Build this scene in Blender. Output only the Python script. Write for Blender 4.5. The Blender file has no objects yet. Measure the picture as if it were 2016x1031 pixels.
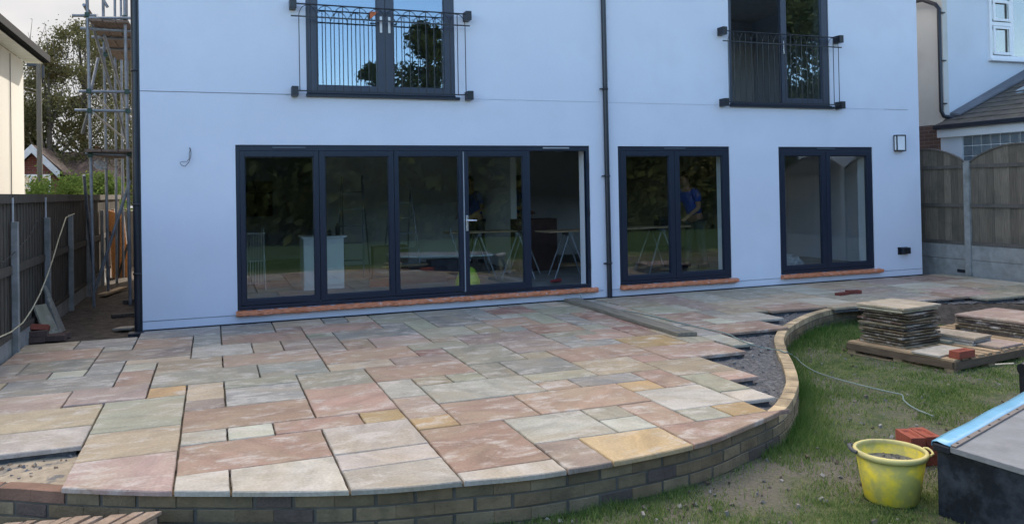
import bpy, bmesh, math, random
import numpy as np
from mathutils import Vector, Matrix, noise as mnoise

random.seed(7)
S = bpy.context.scene
COL = S.collection
R = math.radians

# ------------------------------------------------------------------ camera
F_PX, CY_PX, W_PX = 1569.6, 357.4, 2016.0
YAW, PITCH, ROLL = R(20.623), R(0.613), R(-1.039)
CAMP = Vector((0.0, -10.776, 1.645))
fw = Vector((math.sin(YAW)*math.cos(PITCH), math.cos(YAW)*math.cos(PITCH), math.sin(PITCH)))
r0 = Vector((math.cos(YAW), -math.sin(YAW), 0)); u0 = r0.cross(fw)
rt = r0*math.cos(ROLL) + u0*math.sin(ROLL); up = r0*-math.sin(ROLL) + u0*math.cos(ROLL)
cam_d = bpy.data.cameras.new("camera"); cam = bpy.data.objects.new("camera", cam_d); COL.objects.link(cam)
cam.matrix_world = Matrix(((rt.x, up.x, -fw.x, CAMP.x), (rt.y, up.y, -fw.y, CAMP.y), (rt.z, up.z, -fw.z, CAMP.z), (0, 0, 0, 1)))
cam_d.sensor_width = 36; cam_d.lens = F_PX/W_PX*36; cam_d.shift_y = -(515.5-CY_PX)/W_PX
cam_d.clip_start = 0.05; cam_d.clip_end = 500
S.camera = cam

def at(px, py, axis, val):
    """point of the place seen at a photo pixel, on the plane axis=val"""
    d = fw + rt*((px-1008)/F_PX) + up*((CY_PX-py)/F_PX)
    t = (val-CAMP[axis])/d[axis]
    return CAMP + d*t

# ------------------------------------------------------------------ light
SUN_EL, SUN_AZ = R(34), R(28)          # azimuth from +Y towards +X
sd = Vector((math.sin(SUN_AZ)*math.cos(SUN_EL), math.cos(SUN_AZ)*math.cos(SUN_EL), math.sin(SUN_EL)))
sl = bpy.data.lights.new("sun", 'SUN'); sl.energy = 2.0; sl.angle = R(0.6); sl.color = (1, .93, .82)
so = bpy.data.objects.new("sun", sl); COL.objects.link(so); so.rotation_euler = sd.to_track_quat('Z', 'Y').to_euler()
w = bpy.data.worlds.new("World"); S.world = w; w.use_nodes = True
nt = w.node_tree; nt.nodes.clear()
def N(t, tree=None, **k):
    n = (tree or nt).nodes.new(t)
    for a, b in k.items(): setattr(n, a, b)
    return n
out = N('ShaderNodeOutputWorld'); bg = N('ShaderNodeBackground'); sky = N('ShaderNodeTexSky')
sky.sky_type = 'NISHITA'; sky.sun_disc = False; sky.sun_elevation = SUN_EL; sky.sun_rotation = SUN_AZ
sky.air_density = 1.0; sky.dust_density = 0.6; sky.ozone_density = 1.5
bg.inputs[1].default_value = 0.12
tc = N('ShaderNodeTexCoord'); sp = N('ShaderNodeSeparateXYZ'); nt.links.new(tc.outputs['Generated'], sp.inputs[0])
cn = N('ShaderNodeTexNoise'); cn.inputs['Scale'].default_value = 2.2; cn.inputs['Detail'].default_value = 7; cn.inputs['Roughness'].default_value = .55
mp = N('ShaderNodeMapping'); mp.inputs['Scale'].default_value = (1, 1, 2.6)
nt.links.new(tc.outputs['Generated'], mp.inputs[0]); nt.links.new(mp.outputs[0], cn.inputs['Vector'])
cr = N('ShaderNodeMapRange'); cr.inputs[1].default_value = .38; cr.inputs[2].default_value = .62; nt.links.new(cn.outputs[0], cr.inputs[0])
yr = N('ShaderNodeMapRange'); yr.inputs[1].default_value = -.3; yr.inputs[2].default_value = .35; nt.links.new(sp.outputs['Y'], yr.inputs[0])
mm = N('ShaderNodeMath', operation='MULTIPLY'); nt.links.new(yr.outputs[0], mm.inputs[0])
ad = N('ShaderNodeMath', operation='ADD', use_clamp=True); ad.inputs[1].default_value = .85; nt.links.new(cr.outputs[0], ad.inputs[0]); nt.links.new(ad.outputs[0], mm.inputs[1])
mx = N('ShaderNodeMixRGB'); nt.links.new(mm.outputs[0], mx.inputs[0]); nt.links.new(sky.outputs[0], mx.inputs[1]); 
zr = N('ShaderNodeMapRange'); zr.inputs[1].default_value = .3; zr.inputs[2].default_value = .75; nt.links.new(sp.outputs['Z'], zr.inputs[0])
cc_ = N('ShaderNodeMixRGB'); cc_.inputs[1].default_value = (1.62, 1.62, 1.66, 1); cc_.inputs[2].default_value = (8.5, 7.5, 6.4, 1); hz_c = N('ShaderNodeMixRGB'); hz_c.inputs[1].default_value = (1.40, 1.45, 1.56, 1); hz_c.inputs[2].default_value = (1.95, 1.88, 1.82, 1); nt.links.new(cr.outputs[0], hz_c.inputs[0]); nt.links.new(hz_c.outputs[0], cc_.inputs[1]); nt.links.new(zr.outputs[0], cc_.inputs[0]); nt.links.new(cc_.outputs[0], mx.inputs[2])
nt.links.new(mx.outputs[0], bg.inputs[0]); nt.links.new(bg.outputs[0], out.inputs[0])
S.view_settings.view_transform = 'Standard'; S.view_settings.look = 'None'; S.view_settings.gamma = 1
S.view_settings.exposure = 2.0
S.render.engine = 'CYCLES'
S.cycles.max_bounces = 8; S.cycles.transparent_max_bounces = 16

# ------------------------------------------------------------------ materials
MATS = {}
def mat(name, col=(.5, .5, .5), rough=.7, spec=.4, var=.12, scale=6.0, stretch=(1, 1, 1), bump=0.0, bscale=40.0, metal=0.0, attr=False, dirt=None, dirtscale=2.0, dirtamt=.5, dlo=.5, dhi=.7):
    if name in MATS: return MATS[name]
    m = bpy.data.materials.new(name); m.use_nodes = True; t = m.node_tree; t.nodes.clear()
    o = N('ShaderNodeOutputMaterial', t); b = N('ShaderNodeBsdfPrincipled', t); t.links.new(b.outputs[0], o.inputs[0])
    b.inputs['Roughness'].default_value = rough; b.inputs['Metallic'].default_value = metal
    b.inputs['Specular IOR Level'].default_value = spec
    c = N('ShaderNodeTexCoord', t); mp = N('ShaderNodeMapping', t); mp.inputs['Scale'].default_value = stretch
    t.links.new(c.outputs['Object'], mp.inputs[0])
    n1 = N('ShaderNodeTexNoise', t); n1.inputs['Scale'].default_value = scale; n1.inputs['Detail'].default_value = 6
    t.links.new(mp.outputs[0], n1.inputs['Vector'])
    mr = N('ShaderNodeMapRange', t); mr.inputs[1].default_value = .25; mr.inputs[2].default_value = .75
    mr.inputs[3].default_value = 1-var; mr.inputs[4].default_value = 1+var; t.links.new(n1.outputs[0], mr.inputs[0])
    mu = N('ShaderNodeVectorMath', t, operation='SCALE'); t.links.new(mr.outputs[0], mu.inputs['Scale'])
    if attr:
        a = N('ShaderNodeAttribute', t); a.attribute_name = 'Col'; t.links.new(a.outputs['Color'], mu.inputs[0])
    else: mu.inputs[0].default_value = col
    last = mu.outputs[0]
    if dirt:
        n2 = N('ShaderNodeTexNoise', t); n2.inputs['Scale'].default_value = dirtscale; n2.inputs['Detail'].default_value = 8; n2.inputs['Roughness'].default_value = .65
        t.links.new(c.outputs['Object'], n2.inputs['Vector'])
        m2 = N('ShaderNodeMapRange', t); m2.inputs[1].default_value = dlo; m2.inputs[2].default_value = dhi; m2.inputs[4].default_value = dirtamt
        t.links.new(n2.outputs[0], m2.inputs[0])
        x = N('ShaderNodeMixRGB', t); t.links.new(m2.outputs[0], x.inputs[0]); t.links.new(last, x.inputs[1]); x.inputs[2].default_value = (*dirt, 1); last = x.outputs[0]
    t.links.new(last, b.inputs['Base Color'])
    if bump:
        n3 = N('ShaderNodeTexNoise', t); n3.inputs['Scale'].default_value = bscale; n3.inputs['Detail'].default_value = 5
        t.links.new(mp.outputs[0], n3.inputs['Vector'])
        bp = N('ShaderNodeBump', t); bp.inputs['Strength'].default_value = min(1, bump); bp.inputs['Distance'].default_value = .02
        t.links.new(n3.outputs[0], bp.inputs['Height']); t.links.new(bp.outputs[0], b.inputs['Normal'])
    MATS[name] = m; return m

def brickmat(name, c1, c2, mortar, bw=.225, bh=.075, axis='X', rough=.85):
    """brick bond on a wall; axis is the horizontal direction the wall runs along"""
    if name in MATS: return MATS[name]
    m = bpy.data.materials.new(name); m.use_nodes = True; t = m.node_tree; t.nodes.clear()
    o = N('ShaderNodeOutputMaterial', t); b = N('ShaderNodeBsdfPrincipled', t); t.links.new(b.outputs[0], o.inputs[0]); b.inputs['Roughness'].default_value = rough
    c = N('ShaderNodeTexCoord', t); s = N('ShaderNodeSeparateXYZ', t); t.links.new(c.outputs['Object'], s.inputs[0])
    k = N('ShaderNodeCombineXYZ', t); t.links.new(s.outputs[axis], k.inputs[0]); t.links.new(s.outputs['Z'], k.inputs[1])
    br = N('ShaderNodeTexBrick', t); br.inputs['Scale'].default_value = 1; br.inputs['Brick Width'].default_value = bw; br.inputs['Row Height'].default_value = bh
    br.inputs['Mortar Size'].default_value = .006; br.inputs['Color1'].default_value = (*c1, 1); br.inputs['Color2'].default_value = (*c2, 1); br.inputs['Mortar'].default_value = (*mortar, 1)
    t.links.new(k.outputs[0], br.inputs['Vector']); t.links.new(br.outputs[0], b.inputs['Base Color'])
    MATS[name] = m; return m

def glassmat(name, refl=.10, tint=(.82, .88, .88), rc=(1, 1, 1)):
    m = bpy.data.materials.new(name); m.use_nodes = True; t = m.node_tree; t.nodes.clear()
    o = N('ShaderNodeOutputMaterial', t); mixs = N('ShaderNodeMixShader', t); tr = N('ShaderNodeBsdfTransparent', t); gl = N('ShaderNodeBsdfGlossy', t)
    tr.inputs[0].default_value = (*tint, 1); gl.inputs['Roughness'].default_value = .0; gl.inputs[0].default_value = (*rc, 1)
    fr = N('ShaderNodeLayerWeight', t); fr.inputs[0].default_value = .5
    pw = N('ShaderNodeMath', t, operation='POWER'); pw.inputs[1].default_value = 5; t.links.new(fr.outputs['Facing'], pw.inputs[0])
    a = N('ShaderNodeMath', t, operation='MULTIPLY_ADD', use_clamp=True); a.inputs[1].default_value = 1.0-refl; a.inputs[2].default_value = refl
    t.links.new(pw.outputs[0], a.inputs[0]); t.links.new(a.outputs[0], mixs.inputs[0]); t.links.new(tr.outputs[0], mixs.inputs[1]); t.links.new(gl.outputs[0], mixs.inputs[2])
    n3 = N('ShaderNodeTexNoise', t); n3.inputs['Scale'].default_value = 1.3; bp = N('ShaderNodeBump', t); bp.inputs['Strength'].default_value = .04; bp.inputs['Distance'].default_value = .02
    t.links.new(n3.outputs[0], bp.inputs['Height']); t.links.new(bp.outputs[0], gl.inputs['Normal'])
    t.links.new(mixs.outputs[0], o.inputs[0]); MATS[name] = m; return m

def leafmat(name, c1, c2):
    m = bpy.data.materials.new(name); m.use_nodes = True; t = m.node_tree; t.nodes.clear()
    o = N('ShaderNodeOutputMaterial', t); b = N('ShaderNodeBsdfDiffuse', t); tl = N('ShaderNodeBsdfTranslucent', t); mixs = N('ShaderNodeMixShader', t); mixs.inputs[0].default_value = .3
    a = N('ShaderNodeAttribute', t); a.attribute_name = 'Col'
    x = N('ShaderNodeMixRGB', t); x.inputs[1].default_value = (*c1, 1); x.inputs[2].default_value = (*c2, 1); t.links.new(a.outputs['Fac'], x.inputs[0])
    t.links.new(x.outputs[0], b.inputs[0]); t.links.new(x.outputs[0], tl.inputs[0])
    t.links.new(b.outputs[0], mixs.inputs[1]); t.links.new(tl.outputs[0], mixs.inputs[2]); t.links.new(mixs.outputs[0], o.inputs[0])
    MATS[name] = m; return m

RENDER = mat('white_render', (.685, .715, .80), .85, .2, .05, 1.6, bump=.3, bscale=110, dirt=(.56, .57, .67), dirtscale=.8, dirtamt=.35)
PLASTER = mat('plaster', (.74, .75, .77), .9, .2, .08, 1.5)
REVEAL = mat('reveal_plaster', (.72, .74, .78), .8, .2, .04)
ANTH = mat('anthracite_frame', (.008, .016, .034), .38, .5, .08)
ANTH2 = mat('anthracite_frame_upper', (.040, .050, .075), .4, .5, .08)
BLACK = mat('black_metal', (.012, .014, .02), .4, .5, .1)
BLACKP = mat('black_plastic', (.014, .018, .028), .35, .5, .15, bump=.05)
WHITEP = mat('white_upvc', (.75, .76, .78), .4, .5, .03)
CHROME = mat('handle_metal', (.75, .75, .78), .25, .5, .02, metal=.8)
CONC = mat('concrete', (.30, .30, .29), .9, .2, .18, 9, bump=.3, bscale=60, dirt=(.12, .14, .11), dirtscale=3, dirtamt=.6)
WOODG = mat('weathered_wood', (.135, .12, .105), .9, .2, .3, 5, (14, 14, .8), bump=.3, bscale=20, dirt=(.06, .06, .052), dirtscale=1.5, dirtamt=.7)
WOODB = mat('weathered_fence_board', rough=.9, attr=True, var=.35, scale=5, stretch=(14, 14, .8), bump=.3, bscale=20, dirt=(.055, .062, .05), dirtscale=1.6, dirtamt=.65)
WOODD = mat('dark_fence_wood', (.098, .085, .070), .9, .2, .35, 5, (10, 10, .8), bump=.3, bscale=20)
WOODN = mat('pale_timber', (.42, .30, .18), .8, .3, .25, 4, (10, .8, 6), bump=.15, bscale=20, dirt=(.16, .12, .08), dirtscale=5, dirtamt=.5)
WOODO = mat('old_pallet_wood', (.30, .22, .16), .85, .2, .3, 5, (4, 4, 4), bump=.3, bscale=30, dirt=(.42, .36, .31), dirtscale=8, dirtamt=.5)
PLANK = mat('wet_scaffold_board', (.19, .175, .14), .8, .3, .3, 6, (6, .8, 6), bump=.3, bscale=25)
BOARD = mat('orange_board', (.80, .33, .10), .6, .3, .45, 10, (8, 1, 1.5), bump=.1)
STEEL = mat('galvanised_steel', (.25, .27, .30), .45, .5, .25, 7, metal=.45, dirt=(.13, .15, .14), dirtscale=9, dirtamt=.6)
TAPE = mat('copper_red_wrap', (.60, .20, .085), .28, .6, .25, 14, (1, 3, 3), bump=.9, bscale=28, dirt=(.62, .50, .47), dirtscale=16, dirtamt=.75, dlo=.58, dhi=.68)
REDBR = mat('red_brick', (.30, .085, .055), .85, .2, .2, 12, bump=.3, bscale=60, dirt=(.20, .06, .04), dirtscale=10, dirtamt=.6)
SLAB = None

def slabmat():
    m = bpy.data.materials.new('sandstone_slab'); m.use_nodes = True; t = m.node_tree; t.nodes.clear()
    o = N('ShaderNodeOutputMaterial', t); b = N('ShaderNodeBsdfPrincipled', t); t.links.new(b.outputs[0], o.inputs[0])
    b.inputs['Specular IOR Level'].default_value = .25
    c = N('ShaderNodeTexCoord', t); a = N('ShaderNodeAttribute', t); a.attribute_name = 'Col'
    rn = N('ShaderNodeAttribute', t); rn.attribute_name = 'Rnd'
    sc = N('ShaderNodeMath', t, operation='MULTIPLY'); sc.inputs[1].default_value = 37; t.links.new(rn.outputs['Fac'], sc.inputs[0])
    # each slab gets its own grain direction
    vr = N('ShaderNodeVectorRotate', t); vr.rotation_type = 'Z_AXIS'; an = N('ShaderNodeMath', t, operation='MULTIPLY_ADD'); an.inputs[1].default_value = 3.0; an.inputs[2].default_value = -1.5
    t.links.new(rn.outputs['Fac'], an.inputs[0]); t.links.new(an.outputs[0], vr.inputs['Angle']); t.links.new(c.outputs['Object'], vr.inputs['Vector'])
    mp = N('ShaderNodeMapping', t); mp.inputs['Scale'].default_value = (1, 2.4, 1); t.links.new(vr.outputs[0], mp.inputs[0])
    n1 = N('ShaderNodeTexNoise', t, noise_dimensions='4D'); n1.inputs['Scale'].default_value = 2.2; n1.inputs['Detail'].default_value = 8; n1.inputs['Roughness'].default_value = .6
    n1.inputs['Distortion'].default_value = .8
    t.links.new(mp.outputs[0], n1.inputs['Vector']); t.links.new(sc.outputs[0], n1.inputs['W'])
    mr = N('ShaderNodeMapRange', t); mr.inputs[1].default_value = .3; mr.inputs[2].default_value = .7; mr.inputs[3].default_value = .72; mr.inputs[4].default_value = 1.22
    t.links.new(n1.outputs[0], mr.inputs[0])
    mu = N('ShaderNodeVectorMath', t, operation='SCALE'); t.links.new(a.outputs['Color'], mu.inputs[0]); t.links.new(mr.outputs[0], mu.inputs['Scale'])
    # hue bands: a warm or cool tint drifting across the slab
    n4 = N('ShaderNodeTexNoise', t, noise_dimensions='4D'); n4.inputs['Scale'].default_value = 1.6; n4.inputs['Detail'].default_value = 3
    t.links.new(mp.outputs[0], n4.inputs['Vector']); s2 = N('ShaderNodeMath', t, operation='ADD'); s2.inputs[1].default_value = 9; t.links.new(sc.outputs[0], s2.inputs[0]); t.links.new(s2.outputs[0], n4.inputs['W'])
    m4 = N('ShaderNodeMapRange', t); m4.inputs[1].default_value = .45; m4.inputs[2].default_value = .65; m4.inputs[4].default_value = .45; t.links.new(n4.outputs[0], m4.inputs[0])
    x4 = N('ShaderNodeMixRGB', t); t.links.new(m4.outputs[0], x4.inputs[0]); t.links.new(mu.outputs[0], x4.inputs[1]); x4.inputs[2].default_value = (.37, .30, .20, 1)
    # pale dust and grout smears
    n2 = N('ShaderNodeTexNoise', t, noise_dimensions='4D'); n2.inputs['Scale'].default_value = 4.5; n2.inputs['Detail'].default_value = 12; n2.inputs['Roughness'].default_value = .72; n2.inputs['Distortion'].default_value = .5
    mpd = N('ShaderNodeMapping', t); mpd.inputs['Scale'].default_value = (.8, 1.5, 1); t.links.new(c.outputs['Object'], mpd.inputs[0]); t.links.new(mpd.outputs[0], n2.inputs['Vector']); t.links.new(sc.outputs[0], n2.inputs['W'])
    m2 = N('ShaderNodeMapRange', t); m2.inputs[1].default_value = .51; m2.inputs[2].default_value = .65; m2.inputs[4].default_value = .85; t.links.new(n2.outputs[0], m2.inputs[0])
    x = N('ShaderNodeMixRGB', t); t.links.new(m2.outputs[0], x.inputs[0]); t.links.new(x4.outputs[0], x.inputs[1]); x.inputs[2].default_value = (.53, .485, .43, 1)
    # small dark specks
    n5 = N('ShaderNodeTexNoise', t); n5.inputs['Scale'].default_value = 55; n5.inputs['Detail'].default_value = 4; t.links.new(c.outputs['Object'], n5.inputs['Vector'])
    m5 = N('ShaderNodeMapRange', t); m5.inputs[1].default_value = .35; m5.inputs[2].default_value = .65; m5.inputs[3].default_value = .9; m5.inputs[4].default_value = 1.08; t.links.new(n5.outputs[0], m5.inputs[0])
    mu5 = N('ShaderNodeVectorMath', t, operation='SCALE'); t.links.new(x.outputs[0], mu5.inputs[0]); t.links.new(m5.outputs[0], mu5.inputs['Scale'])
    t.links.new(mu5.outputs[0], b.inputs['Base Color'])
    rr = N('ShaderNodeMapRange', t); rr.inputs[3].default_value = .5; rr.inputs[4].default_value = .85; t.links.new(n1.outputs[0], rr.inputs[0]); t.links.new(rr.outputs[0], b.inputs['Roughness'])
    bp = N('ShaderNodeBump', t); bp.inputs['Strength'].default_value = .8; bp.inputs['Distance'].default_value = .018; t.links.new(n1.outputs[0], bp.inputs['Height'])
    b2 = N('ShaderNodeBump', t); b2.inputs['Strength'].default_value = .25; b2.inputs['Distance'].default_value = .004; t.links.new(n5.outputs[0], b2.inputs['Height']); t.links.new(bp.outputs[0], b2.inputs['Normal'])
    t.links.new(b2.outputs[0], b.inputs['Normal'])
    return m
SLAB = slabmat(); MATS['slab'] = SLAB
GLASS = glassmat('door_glass', .088, (.93, .96, .96))
GLASSU = glassmat('upper_glass', .21, (.6, .65, .65), (.66, .82, 1.0))
GLASSN = glassmat('neighbour_glass', .2, (.7, .75, .75))

# ------------------------------------------------------------------ mesh builder
class MB:
    def __init__(s): s.v = []; s.f = []; s.c = []; s.r = []; s.sm = []
    def add(s, vs, fs, c=(1, 1, 1), r=0., sm=False):
        o = len(s.v); s.v += [tuple(v) for v in vs]
        for f in fs: s.f.append([o+i for i in f]); s.c.append(c); s.r.append(r); s.sm.append(sm)
    def box(s, x0, x1, y0, y1, z0, z1, c=(1, 1, 1), M=None, r=0.):
        vs = [Vector(p) for p in ((x0, y0, z0), (x1, y0, z0), (x1, y1, z0), (x0, y1, z0), (x0, y0, z1), (x1, y0, z1), (x1, y1, z1), (x0, y1, z1))]
        if M: vs = [M @ v for v in vs]
        s.add(vs, [(0, 3, 2, 1), (4, 5, 6, 7), (0, 1, 5, 4), (1, 2, 6, 5), (2, 3, 7, 6), (3, 0, 4, 7)], c, r); return s
    def tube(s, pts, rad, n=8, c=(1, 1, 1), cap=True):
        pts = [Vector(p) for p in pts]; rad = rad if isinstance(rad, (list, tuple)) else [rad]*len(pts); rings = []
        ref = None
        for i, p in enumerate(pts):
            d = (pts[min(i+1, len(pts)-1)]-pts[max(i-1, 0)]).normalized()
            if ref is None: ref = Vector((0, 0, 1)) if abs(d.z) < .9 else Vector((1, 0, 0))
            a = d.cross(ref).normalized(); b = a.cross(d).normalized(); ref = b if abs(b.dot(d)) < .9 else ref
            rings.append([p+(a*math.cos(2*math.pi*k/n)+b*math.sin(2*math.pi*k/n))*rad[i] for k in range(n)])
        vs = [v for rg in rings for v in rg]; fs = []
        for i in range(len(pts)-1):
            for k in range(n): fs.append((i*n+k, i*n+(k+1) % n, (i+1)*n+(k+1) % n, (i+1)*n+k))
        s.add(vs, fs, c, sm=True)
        if cap: s.add(rings[0], [tuple(range(n))], c); s.add(rings[-1], [tuple(reversed(range(n)))], c)
        return s
    def prism(s, poly, z0, z1, c=(1, 1, 1), r=0., M=None):
        n = len(poly); vs = [Vector((p[0], p[1], z0)) for p in poly]+[Vector((p[0], p[1], z1)) for p in poly]
        if M: vs = [M @ v for v in vs]
        s.add(vs, [tuple(reversed(range(n))), tuple(range(n, 2*n))]+[(i, (i+1) % n, n+(i+1) % n, n+i) for i in range(n)], c, r); return s
    def lathe(s, prof, n=32, M=None, c=(1, 1, 1)):
        vs = [Vector((r*math.cos(2*math.pi*k/n), r*math.sin(2*math.pi*k/n), z)) for r, z in prof for k in range(n)]
        if M: vs = [M @ v for v in vs]
        s.add(vs, [(i*n+k, i*n+(k+1) % n, (i+1)*n+(k+1) % n, (i+1)*n+k) for i in range(len(prof)-1) for k in range(n)], c, sm=True); return s
    def build(s, name, m, parent=None, bevel=0, fixn=True, attrs=False):
        me = bpy.data.meshes.new(name); me.from_pydata(s.v, [], s.f); me.materials.append(m if m else MATS['concrete'])
        me.polygons.foreach_set('use_smooth', s.sm)
        if attrs:
            cnt = [len(f) for f in s.f]
            ca = me.color_attributes.new('Col', 'FLOAT_COLOR', 'CORNER')
            ca.data.foreach_set('color', np.repeat(np.array([(*c, 1) for c in s.c], dtype=np.float32), cnt, axis=0).ravel())
            ra = me.attributes.new('Rnd', 'FLOAT', 'FACE'); ra.data.foreach_set('value', np.array(s.r, dtype=np.float32))
        me.update()
        if fixn:
            bm = bmesh.new(); bm.from_mesh(me); bmesh.ops.recalc_face_normals(bm, faces=bm.faces); bm.to_mesh(me); bm.free()
        ob = bpy.data.objects.new(name, me); COL.objects.link(ob)
        if parent: ob.parent = parent
        if bevel:
            b = ob.modifiers.new('bevel', 'BEVEL'); b.width = bevel; b.segments = 2; b.limit_method = 'ANGLE'
        return ob

def tag(o, label=None, cat=None, group=None, kind=None):
    if label: o['label'] = label
    if cat: o['category'] = cat
    if group: o['group'] = group
    if kind: o['kind'] = kind
    return o
def thing(name, label, cat, loc=(0, 0, 0), rz=0, group=None):
    o = bpy.data.objects.new(name, None); COL.objects.link(o); o.location = loc; o.rotation_euler = (0, 0, rz)
    o.empty_display_size = .1
    return tag(o, label, cat, group)
def copy_tree(o, parent=None):
    c = o.copy(); COL.objects.link(c)
    if parent: c.parent = parent
    for ch in list(o.children): copy_tree(ch, c)
    return c
def part(o, label): o['label'] = label; return o
def rnd(a, b): return random.uniform(a, b)
def TM(loc, rz=0, rx=0, ry=0): return Matrix.Translation(loc) @ Matrix.Rotation(rz, 4, 'Z') @ Matrix.Rotation(ry, 4, 'Y') @ Matrix.Rotation(rx, 4, 'X')

# ------------------------------------------------------------------ paths of the curved wall
def catmull(pts, n=10):
    pts = [Vector((*p, 0)) for p in pts]; pts = [pts[0]*2-pts[1]]+pts+[pts[-1]*2-pts[-2]]; o = []
    for i in range(1, len(pts)-2):
        a, b, c, d = pts[i-1:i+3]
        for k in range(n):
            t = k/n; o.append(.5*((2*b)+(c-a)*t+(2*a-5*b+4*c-d)*t*t+(3*b-a-3*c+d)*t**3))
    o.append(pts[-2]); return o
def resample(P, step):
    L = [0]
    for i in range(1, len(P)): L.append(L[-1]+(P[i]-P[i-1]).length)
    n = max(1, round(L[-1]/step)); o = []; j = 0
    for k in range(n+1):
        s = L[-1]*k/n
        while j < len(L)-2 and L[j+1] < s: j += 1
        t = (s-L[j])/max(1e-9, L[j+1]-L[j]); o.append(P[j].lerp(P[j+1], min(1, max(0, t))))
    return o
WALLP = catmull([(-2.03, -5.02), (-1.25, -5.32), (-.82, -5.57), (-.22, -5.885), (.67, -6.255), (1.3, -6.385), (1.92, -6.455), (2.85, -6.365), (3.45, -6.15), (3.9, -5.94), (4.25, -5.66), (4.68, -5.22), (5.09, -4.67), (5.49, -4.09), (5.95, -3.50), (6.5, -2.99), (7.29, -2.46), (7.95, -2.18), (8.4, -2.10), (8.9, -2.2), (9.6, -2.45), (10.5, -2.85), (12.3, -3.6)], 12)
def front_y(x):
    """y of the front arc (outer face of the wall) at x, only used left of x = 3.9"""
    for a, b in zip(WALLP, WALLP[1:]):
        if a.x <= x <= b.x: return a.y+(b.y-a.y)*(x-a.x)/(b.x-a.x)
    return WALLP[0].y
GZ = -.27   # lawn level

# ------------------------------------------------------------------ ground, lawn
def lawnmat():
    m = bpy.data.materials.new('lawn_ground'); m.use_nodes = True; t = m.node_tree; t.nodes.clear()
    o = N('ShaderNodeOutputMaterial', t); b = N('ShaderNodeBsdfPrincipled', t); t.links.new(b.outputs[0], o.inputs[0]); b.inputs['Roughness'].default_value = .95; b.inputs['Specular IOR Level'].default_value = .15
    c = N('ShaderNodeTexCoord', t)
    def ns(sc, d=8, ro=.6):
        n = N('ShaderNodeTexNoise', t); n.inputs['Scale'].default_value = sc; n.inputs['Detail'].default_value = d; n.inputs['Roughness'].default_value = ro; t.links.new(c.outputs['Object'], n.inputs['Vector']); return n
    n1 = ns(.9); n2 = ns(9, 10, .7); n3 = ns(45, 6)
    mr = N('ShaderNodeMapRange', t); mr.inputs[1].default_value = .44; mr.inputs[2].default_value = .60; t.links.new(n1.outputs[0], mr.inputs[0])
    m2 = N('ShaderNodeMapRange', t); m2.inputs[1].default_value = .4; m2.inputs[2].default_value = .6; t.links.new(n2.outputs[0], m2.inputs[0])
    g = N('ShaderNodeMixRGB', t); g.inputs[1].default_value = (.055, .095, .03, 1); g.inputs[2].default_value = (.16, .175, .075, 1); t.links.new(m2.outputs[0], g.inputs[0])
    d = N('ShaderNodeMixRGB', t); d.inputs[1].default_value = (.085, .078, .06, 1); d.inputs[2].default_value = (.27, .25, .20, 1); t.links.new(n3.outputs[0], d.inputs[0])
    # beyond the builders' patch the lawn is whole and green
    s = N('ShaderNodeSeparateXYZ', t); t.links.new(c.outputs['Object'], s.inputs[0])
    far = N('ShaderNodeMapRange', t); far.inputs[1].default_value = -8.5; far.inputs[2].default_value = -10.5; far.inputs[4].default_value = 1; t.links.new(s.outputs['Y'], far.inputs[0])
    ff = N('ShaderNodeMath', t, operation='MAXIMUM'); t.links.new(mr.outputs[0], ff.inputs[0]); t.links.new(far.outputs[0], ff.inputs[1])
    x = N('ShaderNodeMixRGB', t); t.links.new(ff.outputs[0], x.inputs[0]); t.links.new(d.outputs[0], x.inputs[1]); t.links.new(g.outputs[0], x.inputs[2])
    gf = N('ShaderNodeMixRGB', t); t.links.new(far.outputs[0], gf.inputs[0]); t.links.new(x.outputs[0], gf.inputs[1]); gf.inputs[2].default_value = (.02, .045, .014, 1)
    t.links.new(gf.outputs[0], b.inputs['Base Color'])
    bp = N('ShaderNodeBump', t); bp.inputs['Distance'].default_value = .05; bp.inputs['Strength'].default_value = .8
    av = N('ShaderNodeMath', t, operation='ADD'); t.links.new(n2.outputs[0], av.inputs[0]); t.links.new(n3.outputs[0], av.inputs[1]); t.links.new(av.outputs[0], bp.inputs['Height']); t.links.new(bp.outputs[0], b.inputs['Normal'])
    return m
LAWN = lawnmat()
g = MB(); g.add([(-150, -150, GZ-.06), (150, -150, GZ-.06), (150, 150, GZ-.06), (-150, 150, GZ-.06)], [(0, 1, 2, 3)])
tag(g.build('ground', LAWN), kind='structure')
def sheet(name, x0, x1, y0, y1, step, zf, m, keep=None):
    nx = int((x1-x0)/step)+1; ny = int((y1-y0)/step)+1; vs = []; fs = []; idx = {}
    for j in range(ny):
        for i in range(nx):
            x = x0+i*step; y = y0+j*step; vs.append((x, y, zf(x, y)))
    for j in range(ny-1):
        for i in range(nx-1):
            if keep is None or keep(x0+(i+.5)*step, y0+(j+.5)*step): fs.append((j*nx+i, j*nx+i+1, (j+1)*nx+i+1, (j+1)*nx+i))
    b = MB(); b.add(vs, fs, sm=True); return b.build(name, m, fixn=False)
def fn(x, y, s=1.0): return mnoise.noise(Vector((x*s, y*s, 3.3)))
tag(sheet('lawn', -8, 16, -13, -1.2, .08, lambda x, y: GZ+.018*fn(x, y, 1.3)+.012*fn(x, y, 6)+.006*fn(x, y, 17), LAWN), kind='structure')

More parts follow.
